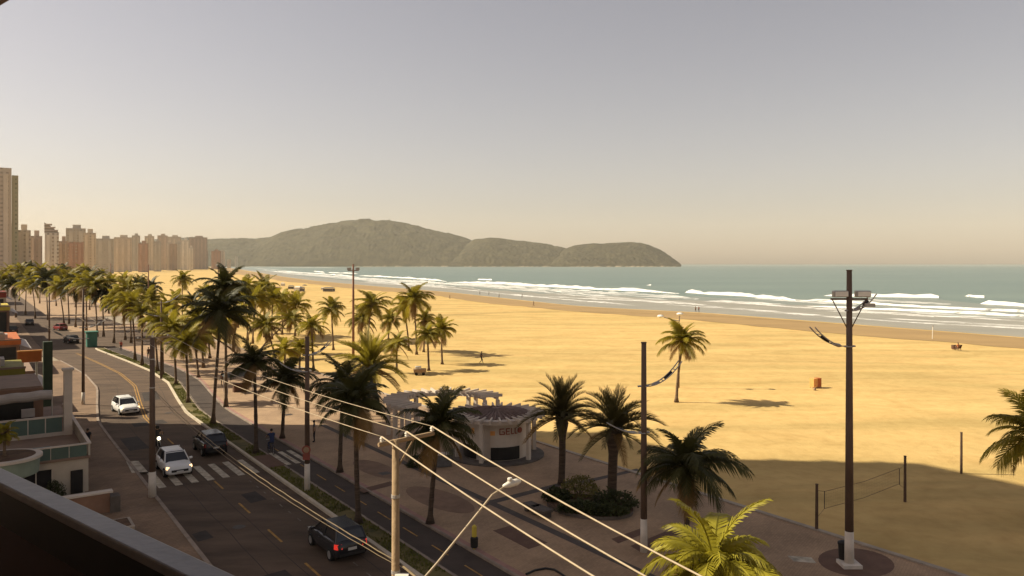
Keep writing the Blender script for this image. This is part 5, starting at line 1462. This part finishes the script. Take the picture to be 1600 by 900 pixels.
# ------------------------------------------------------------------ cars
def loft(mb, secs, m=0):
    base = len(mb.v); n = len(secs[0])
    for s in secs: mb.v += [tuple(p) for p in s]
    for i in range(len(secs) - 1):
        for k in range(n):
            k2 = (k + 1) % n
            mb.f.append((base + i * n + k, base + (i + 1) * n + k, base + (i + 1) * n + k2, base + i * n + k2)); mb.m.append(m)
    mb.f.append(tuple(base + k for k in range(n))); mb.m.append(m)
    mb.f.append(tuple(base + (len(secs) - 1) * n + k for k in reversed(range(n)))); mb.m.append(m)
def car(label, x, y, ang, paint, lights='off', tails='off', suv=0.0, group=None, z=0.0):
    t = thing('parked_car' if lights == 'park' else 'car', label, 'car', (x, y, z), ang, group)
    s = 1 + 0.10 * suv
    st = [(1.98, .60, .34, .60), (1.90, .74, .24, .70), (1.55, .82, .20, .79), (0.95, .845, .19, .90), (0.2, .85, .19, .93), (-1.0, .85, .19, .95), (-1.6, .83, .20, .97), (-1.85, .78, .24, .95), (-1.95, .66, .34, .86)]
    secs = []
    for (xx, hw, zb, zt) in st:
        half = [(hw * .86, zb), (hw * .98, zb + .10), (hw, zb + (zt - zb) * .45), (hw * .97, zt - .10), (hw * .88, zt - .02), (hw * .55, zt + .02)]
        secs.append([(xx, q, z_ * s) for q, z_ in half] + [(xx, -q, z_ * s) for q, z_ in reversed(half)])
    mb = MB(); loft(mb, secs); mb.build('body', M[paint], t, smooth=True)
    b0, b1, r0, r1 = 1.02, (-1.78 if suv else -1.70), 0.30, (-1.55 if suv else -1.25)
    zb, zr = .90 * s, 1.42 * s
    cab = [[(b1, .76, zb), (b1, -.76, zb), (r1, -.60, zr), (r1, .60, zr)], [(b0, .74, zb - .02), (b0, -.74, zb - .02), (r0, -.58, zr), (r0, .58, zr)]]
    mb = MB(); loft(mb, cab); mb.build('windows', M['glass_dark'], t)
    MB().hexa([(r1 - .10, -.62, zr - .07), (r0 + .12, -.60, zr - .07), (r0 + .12, .60, zr - .07), (r1 - .10, .62, zr - .07), (r1 + .05, -.52, zr + .05), (r0 - .12, -.50, zr + .05), (r0 - .12, .50, zr + .05), (r1 + .05, .52, zr + .05)]).build('roof', M[paint], t, bevel=0.03)
    for sy in (-1, 1):
        for (p, q) in (((b0, .75), (r0, .59)), ((b1, .77), (r1, .61))):
            MB().tube([(p[0], sy * p[1], zb - .02), (q[0], sy * q[1], zr)], .045, 5).build('pillar', M[paint], t)
        xm = (b0 + b1) / 2 + .12
        MB().tube([(xm, sy * .775, zb), (xm - .08, sy * .61, zr)], .04, 5).build('pillar', M['black'], t)
        MB().box((0.78, sy * .92, .97 * s), (.14, .20, .13)).build('mirror', M[paint], t, bevel=.02)
        for xw in (1.22, -1.22):
            w = MB().tube([(xw, sy * .66, .30), (xw, sy * .865, .30)], .30, 18).build('wheel', M['rubber'], t)
            MB().tube([(xw, sy * .84, .30), (xw, sy * .875, .30)], .19, 14).build('rim', M['rim'], w)
        hl = {'on': 'head_on', 'bright': 'head_bright'}.get(lights, 'head_off')
        MB().hexa([(1.80, sy * .52, .56 * s), (1.93, sy * .45, .56 * s), (1.86, sy * .76, .58 * s), (1.70, sy * .82, .58 * s), (1.76, sy * .52, .72 * s), (1.90, sy * .46, .68 * s), (1.82, sy * .74, .72 * s), (1.64, sy * .80, .74 * s)]).build('headlight', M[hl], t)
        MB().hexa([(-1.86, sy * .50, .66 * s), (-1.965, sy * .50, .66 * s), (-1.90, sy * .75, .66 * s), (-1.72, sy * .835, .66 * s), (-1.84, sy * .52, .88 * s), (-1.93, sy * .52, .88 * s), (-1.86, sy * .76, .88 * s), (-1.70, sy * .81, .88 * s)]).build('taillight', M['tail' if tails == 'on' else 'tail_off'], t)
        MB().box((xm + .35, sy * .856, .74 * s), (.18, .03, .04)).build('door_handle', M['rim'] if paint == 'car_white' else M['black'], t)
    MB().box((1.95, 0, .47 * s), (.09, 1.05, .16)).build('grille', M['black'], t, bevel=.02)
    MB().box((1.985, 0, .42 * s), (.03, .42, .12)).build('number_plate', M['plate'], t)
    MB().box((-1.955, 0, .62 * s), (.03, .42, .13)).build('number_plate', M['plate'], t)
    MB().box((-1.93, 0, .38 * s), (.08, 1.25, .14)).build('rear_bumper_trim', M['black'], t, bevel=.02)
    return t
AWAY = ROADANG; TOWARD = ROADANG + math.pi
x, y = gp(275, 741); car('white car with lit headlights on the zebra crossing', *rd(16.2, -5.1), TOWARD, 'car_white', 'on')
car('dark car seen from behind just past the zebra crossing', *rd(20.4, -1.75), AWAY, 'car_black', suv=1)
x, y = gp(524, 866); car('black car with a red tail light in the bottom foreground', *rd(-3.5, -1.6), AWAY, 'car_black', tails='on', suv=0.4)
a_w, b_w = to_rd(*gp(196, 644)); car('white car further up the avenue beyond the zebra crossing', *rd(a_w, b_w), TOWARD + 0.1, 'car_white', 'on')
for i, (px, py, p, lb, an) in enumerate(((111, 536, 'car_black', 'dark car parked in shade near the teal kiosk', 0.2), (94, 516, 'car_red', 'dark red car parked behind the dark one on the left', 0.3), (46, 508, 'car_grey', 'grey car on the far left side of the avenue', 0.0), (20, 520, 'car_black', 'black car at the left edge by the shops', 0.0))):
    x, y = gp(px, py); car(lb, x, y, AWAY + an, p)

# ------------------------------------------------------------------ people
def skin_bake(joints, edges, name):
    """joints: (x, y, z, radius, zone); zone 0 skin, 1 top, 2 trousers, 3 shoes"""
    me = bpy.data.meshes.new(name)
    me.from_pydata([j[:3] for j in joints], edges, [])
    o = bpy.data.objects.new(name, me); COL.objects.link(o)
    o.modifiers.new('skin', 'SKIN'); ss = o.modifiers.new('sub', 'SUBSURF'); ss.levels = 1; ss.render_levels = 1
    for i, j in enumerate(joints):
        sv = me.skin_vertices[0].data[i]; sv.radius = (j[3], j[3]); sv.use_root = (i == 0)
    dg = bpy.context.evaluated_depsgraph_get()
    out = bpy.data.meshes.new_from_object(o.evaluated_get(dg))
    bpy.data.objects.remove(o)
    J = [Vector(j[:3]) for j in joints]
    seg = [(J[a], J[b], joints[a][4], joints[b][4]) for a, b in edges]
    zones = []
    for p in out.polygons:
        c = p.center; best = (9e9, 0)
        for a, b, za, zb in seg:
            d = b - a; u = max(0, min(1, (c - a).dot(d) / max(1e-9, d.dot(d)))); q = (a + d * u - c).length
            if q < best[0]: best = (q, za if u < 0.5 else zb)
        zones.append(best[1])
    out.polygons.foreach_set('use_smooth', [True] * len(out.polygons))
    return out, zones
def body(legs, arms, lean=0.0, hip=0.90):
    """legs/arms: per side (knee, ankle, toe) / (elbow, wrist, finger) positions"""
    J = [(0, 0, hip, .13, 2), (0, lean * .35, hip + .22, .13, 1), (0, lean * .8, hip + .45, .15, 1), (0, lean, hip + .57, .055, 0), (0, lean + .015, hip + .66, .085, 0), (0, lean + .02, hip + .75, .075, 0)]
    E = [(0, 1), (1, 2), (2, 3), (3, 4), (4, 5)]
    for s, (kn, an, to) in zip((-1, 1), legs):
        i = len(J)
        J += [(s * .09, 0, hip - .05, .085, 2), (*kn, .062, 2), (*an, .043, 2), (*to, .035, 3)]
        E += [(0, i), (i, i + 1), (i + 1, i + 2), (i + 2, i + 3)]
    for s, (el, wr, fi) in zip((-1, 1), arms):
        i = len(J)
        J += [(s * .18, lean * .85, hip + .48, .062, 1), (*el, .042, 0), (*wr, .030, 0), (*fi, .026, 0)]
        E += [(2, i), (i, i + 1), (i + 1, i + 2), (i + 2, i + 3)]
    return J, E
POSES = {
    'stand': body([((-.10, .02, .48), (-.10, -.02, .08), (-.11, .14, .035)), ((.10, .02, .48), (.10, -.02, .08), (.11, .14, .035))], [((-.24, 0, 1.12), (-.25, .06, .88), (-.25, .09, .79)), ((.24, 0, 1.12), (.25, .06, .88), (.25, .09, .79))]),
    'walk': body([((-.09, .20, .50), (-.09, .22, .09), (-.09, .37, .05)), ((.09, .04, .48), (.09, -.26, .14), (.09, -.14, .04))], [((-.23, -.14, 1.14), (-.23, -.08, .90), (-.22, -.04, .82)), ((.23, .12, 1.14), (.23, .28, .95), (.22, .34, .89))], 0.04),
    'ride': body([((-.13, .40, .62), (-.13, .20, .26), (-.13, .34, .22)), ((.13, .40, .60), (.13, .18, .24), (.13, .32, .20))], [((-.28, .30, 1.12), (-.27, .50, 1.02), (-.27, .57, 1.02)), ((.28, .30, 1.12), (.27, .50, 1.02), (.27, .57, 1.02))], 0.14, 0.80),
    'sit': body([((-.11, .42, .48), (-.11, .50, .08), (-.11, .64, .04)), ((.11, .42, .48), (.11, .50, .08), (.11, .64, .04))], [((-.25, .12, .68), (-.20, .34, .58), (-.18, .42, .56)), ((.25, .12, .68), (.20, .34, .58), (.18, .42, .56))], -0.06, 0.42)}
PB = {k: skin_bake(j, e, k) for k, (j, e) in POSES.items()}
HEADZ = {k: (POSES[k][0][4][1], POSES[k][0][4][2]) for k in POSES}
HAIR = MB().lathe([(.088, -.02), (.098, .04), (.085, .10), (.04, .135)], (0, 0, 0), 10).mesh('hair', M['hair'], True)
HELM = MB().lathe([(.11, -.10), (.13, .0), (.12, .09), (.06, .15)], (0, 0, 0), 12).mesh('helmet', M['black'], True)
def person(label, x, y, face, pose='stand', top='cloth_dark', legs='cloth_dark', k=1.0, z=0.0, hat=False, group=None):
    me, zones = PB[pose]
    m = me.copy(); m.materials.clear()
    for n in ('skin', top, legs, 'rubber'): m.materials.append(M[n])
    m.polygons.foreach_set('material_index', zones)
    t = thing('person', label, 'person', (x, y, z), face - math.pi / 2, group)
    link('body', m, t, None, None, (k, k, k))
    link('helmet' if hat else 'hair', HELM if hat else HAIR, t, (0, HEADZ[pose][0] * k, (HEADZ[pose][1] + .03) * k), None, (k, k, k))
    return t
def torus(mb, c, R_, r, n=20, k=6):
    base = len(mb.v)
    for i in range(n):
        a = 2 * math.pi * i / n
        for j in range(k):
            b = 2 * math.pi * j / k
            mb.v.append((c[0] + r * math.sin(b), c[1] + (R_ + r * math.cos(b)) * math.cos(a), c[2] + (R_ + r * math.cos(b)) * math.sin(a)))
    for i in range(n):
        for j in range(k):
            i2, j2 = (i + 1) % n, (j + 1) % k
            mb.f.append((base + i * k + j, base + i2 * k + j, base + i2 * k + j2, base + i * k + j2)); mb.m.append(0)
def bicycle(label, x, y, face, z=0.0):
    t = thing('bicycle', label, 'bicycle', (x, y, z), face - math.pi / 2)
    for yy in (-.48, .55):
        mb = MB(); torus(mb, (0, yy, .33), .31, .022); w = mb.build('wheel', M['rubber'], t)
        mb = MB()
        for i in range(8): mb.tube([(0, yy, .33), (0, yy + .3 * math.cos(i * .785), .33 + .3 * math.sin(i * .785))], .004, 3)
        mb.build('spokes', M['rim'], w)
    mb = MB()
    for p, q in (((0, -.48, .33), (0, -.05, .30)), ((0, -.05, .30), (0, -.22, .80)), ((0, -.48, .33), (0, -.2, .72)), ((0, -.2, .70), (0, .38, .78)), ((0, -.05, .30), (0, .40, .68)), ((0, .55, .33), (0, .38, .95))): mb.tube([p, q], .02, 6)
    mb.build('frame', M['car_grey'], t)
    MB().box((0, -.23, .80), (.16, .26, .06)).build('saddle', M['black'], t, bevel=.02)
    MB().tube([(-.28, .30, 1.0), (0, .40, .97), (.28, .30, 1.0)], .015, 6).build('handlebar', M['rim'], t)
    return t
def motorcycle(label, x, y, face):
    t = thing('motorcycle', label, 'motorcycle', (x, y, 0), face - math.pi / 2)
    for yy in (-.62, .66):
        mb = MB(); torus(mb, (0, yy, .30), .25, .055); w = mb.build('wheel', M['rubber'], t)
        MB().tube([(-.03, yy, .30), (.03, yy, .30)], .16, 12).build('rim', M['rim'], w)
    MB().hexa([(-.13, -.4, .35), (.13, -.4, .35), (.12, .35, .35), (-.12, .35, .35), (-.12, -.55, .70), (.12, -.55, .70), (.12, .32, .72), (-.12, .32, .72)]).build('engine', M['black'], t, bevel=.03)
    MB().hexa([(-.13, -.05, .70), (.13, -.05, .70), (.10, .38, .76), (-.10, .38, .76), (-.11, 0, .88), (.11, 0, .88), (.09, .34, .92), (-.09, .34, .92)]).build('tank', M['car_black'], t, bevel=.03)
    MB().box((0, -.35, .76), (.24, .62, .10)).build('seat', M['black'], t, bevel=.03)
    mb = MB()
    for s in (-.09, .09): mb.tube([(s, .66, .30), (s, .42, .95)], .025, 6)
    mb.build('fork', M['rim'], t)
    MB().tube([(-.36, .30, 1.03), (0, .42, .98), (.36, .30, 1.03)], .018, 6).build('handlebar', M['black'], t)
    MB().tube([(0, .50, .84), (0, .60, .84)], [.10, .12], 14).build('headlight', M['head_bright'], t)
    for s in (-1, 1): MB().box((s * .34, .34, 1.16), (.12, .02, .07)).build('mirror', M['black'], t)
    return t
mx_, my_ = gp(246, 700); am, bm_ = to_rd(mx_, my_)
motorcycle('dark motorcycle with a bright headlight at the shadow edge', *rd(am, bm_), TOWARD)
person('motorcyclist in dark clothes and black helmet riding towards the camera', *rd(am + 0.12, bm_), TOWARD, 'ride', 'cloth_dark', 'cloth_dark', 1.05, 0.02, hat=True)
bx_, by_ = gp(424, 708, 0.02)
bicycle('bicycle on the cycle path at the zebra crossing', bx_, by_, AWAY, 0.02)
person('cyclist in dark blue seen from behind on the cycle path', bx_ + 0.1, by_ - 0.14, AWAY, 'ride', 'cloth_blue', 'cloth_blue', 1.08, 0.09)
x, y = gp(491, 691, 0.12); person('person in grey standing by the dark palms on the promenade', x, y, R(200), 'stand', 'cloth_grey', 'cloth_dark', 1.0, 0.12)
x, y = gp(137, 706, 0.11); person('person in dark clothes walking past the terrace house', x, y, TOWARD, 'walk', 'cloth_dark', 'cloth_dark', 1.02, 0.11)
x, y = gp(348, 603, 0.12); person('person in dark clothes walking on the sunlit promenade', x, y, AWAY, 'walk', 'cloth_dark', 'cloth_brown', 1.0, 0.12)
x, y = gp(189, 549, 0.1); person('person in red on the promenade near the kerb end', x, y, TOWARD, 'walk', 'cloth_red', 'cloth_dark', 1.0, 0.12)
x, y = gp(232, 561, 0.1); person('person in brown beside the verge palms', x, y, AWAY, 'walk', 'cloth_brown', 'cloth_dark', 1.0, 0.12)
x, y = gp(752, 568); person('person in dark clothes walking by the palm shadows on the sand', x, y, R(10), 'walk', 'cloth_dark', 'cloth_dark', 1.0)
x, y = gp(834, 478); person('person in dark clothes alone on the wet sand', x, y, R(180), 'walk', 'cloth_dark', 'cloth_brown', 1.0, -0.1)
for lb, px, py, c in (('left one of two waders at the water edge', 1087, 487.5, 'cloth_tan'), ('right one of two waders at the water edge', 1092, 487.5, 'cloth_red')):
    x, y = gp(px, py, -.25); person(lb, x, y, R(100), 'walk', c, 'cloth_brown', 1.0, -0.3)
for lb, px, py in (('tiny walker left of the others on the far wet sand', 703, 467), ('tiny walker second from the left by the far water edge', 750, 460), ('tiny walker third from the left by the far water edge', 764, 461), ('tiny walker fourth from the left by the far water edge', 780, 465), ('tiny walker nearest the lone beach walker', 816, 465)):
    x, y = gp(px, py, -.1); person(lb, x, y, R(180), 'walk', 'cloth_dark', 'cloth_dark', 1.0, -0.14, group='distant beach walkers')
# seated pair of brown beach things near the wet sand
x, y = gp(1497, 548)
t = thing('beach_chair', 'brown beach chair near the wet sand on the right', 'chair', (x, y, 0), R(20))
MB().hexa([(-.3, -.25, .34), (.3, -.25, .34), (.3, .3, .38), (-.3, .3, .38), (-.3, -.25, .40), (.3, -.25, .40), (.3, .3, .44), (-.3, .3, .44)]).build('seat', M['cloth_brown'], t)
MB().hexa([(-.3, -.30, .38), (.3, -.30, .38), (.3, -.24, .38), (-.3, -.24, .38), (-.3, -.55, 1.0), (.3, -.55, 1.0), (.3, -.49, 1.0), (-.3, -.49, 1.0)]).build('backrest', M['cloth_brown'], t)
for sx in (-.3, .3):
    for sy in (-.3, .3): MB().tube([(sx, sy, 0), (sx, sy * .6, .38)], .025, 5).build('leg', M['wood_post'], t)
person('person in orange sitting in the brown beach chair', x, y + 0.05, R(110), 'sit', 'cloth_orange', 'cloth_brown', 1.05, 0.03)
x, y = gp(1491, 546)
t = thing('brown_cooler', 'dark brown cool box left of the seated person', 'cool box', (x, y, 0), R(15))
MB().box((0, 0, 0.36), (0.75, 0.5, 0.55)).build('body', M['cloth_brown'], t, bevel=.03)
MB().box((0, 0, 0.68), (0.8, 0.54, 0.1)).build('lid', M['wood_post'], t, bevel=.02)
for sx in (-.3, .3): MB().tube([(sx, 0, 0), (sx, 0, 0.12)], .05, 6).build('foot', M['wood_post'], t)

# ------------------------------------------------------------------ sea haze
hz = bpy.data.materials.new('haze_air'); hz.use_nodes = True
hn, hl_ = hz.node_tree.nodes, hz.node_tree.links
hn.remove(hn['Principled BSDF'])
pv = hn.new('ShaderNodeVolumePrincipled')
pv.inputs['Color'].default_value = (1.0, 0.93, 0.76, 1)
pv.inputs['Density'].default_value = 0.000058
pv.inputs['Anisotropy'].default_value = 0.05
hl_.new(pv.outputs['Volume'], hn['Material Output'].inputs['Volume'])
o = MB().hexa([(-7500, -60, -5), (9000, -60, -5), (9000, 7600, -5), (-7500, 7600, -5), (-7500, -60, 420), (9000, -60, 420), (9000, 7600, 420), (-7500, 7600, 420)]).build('haze', hz)
tag(o, 'thin warm haze lying over the bay and the far skyline', 'haze', kind='stuff')
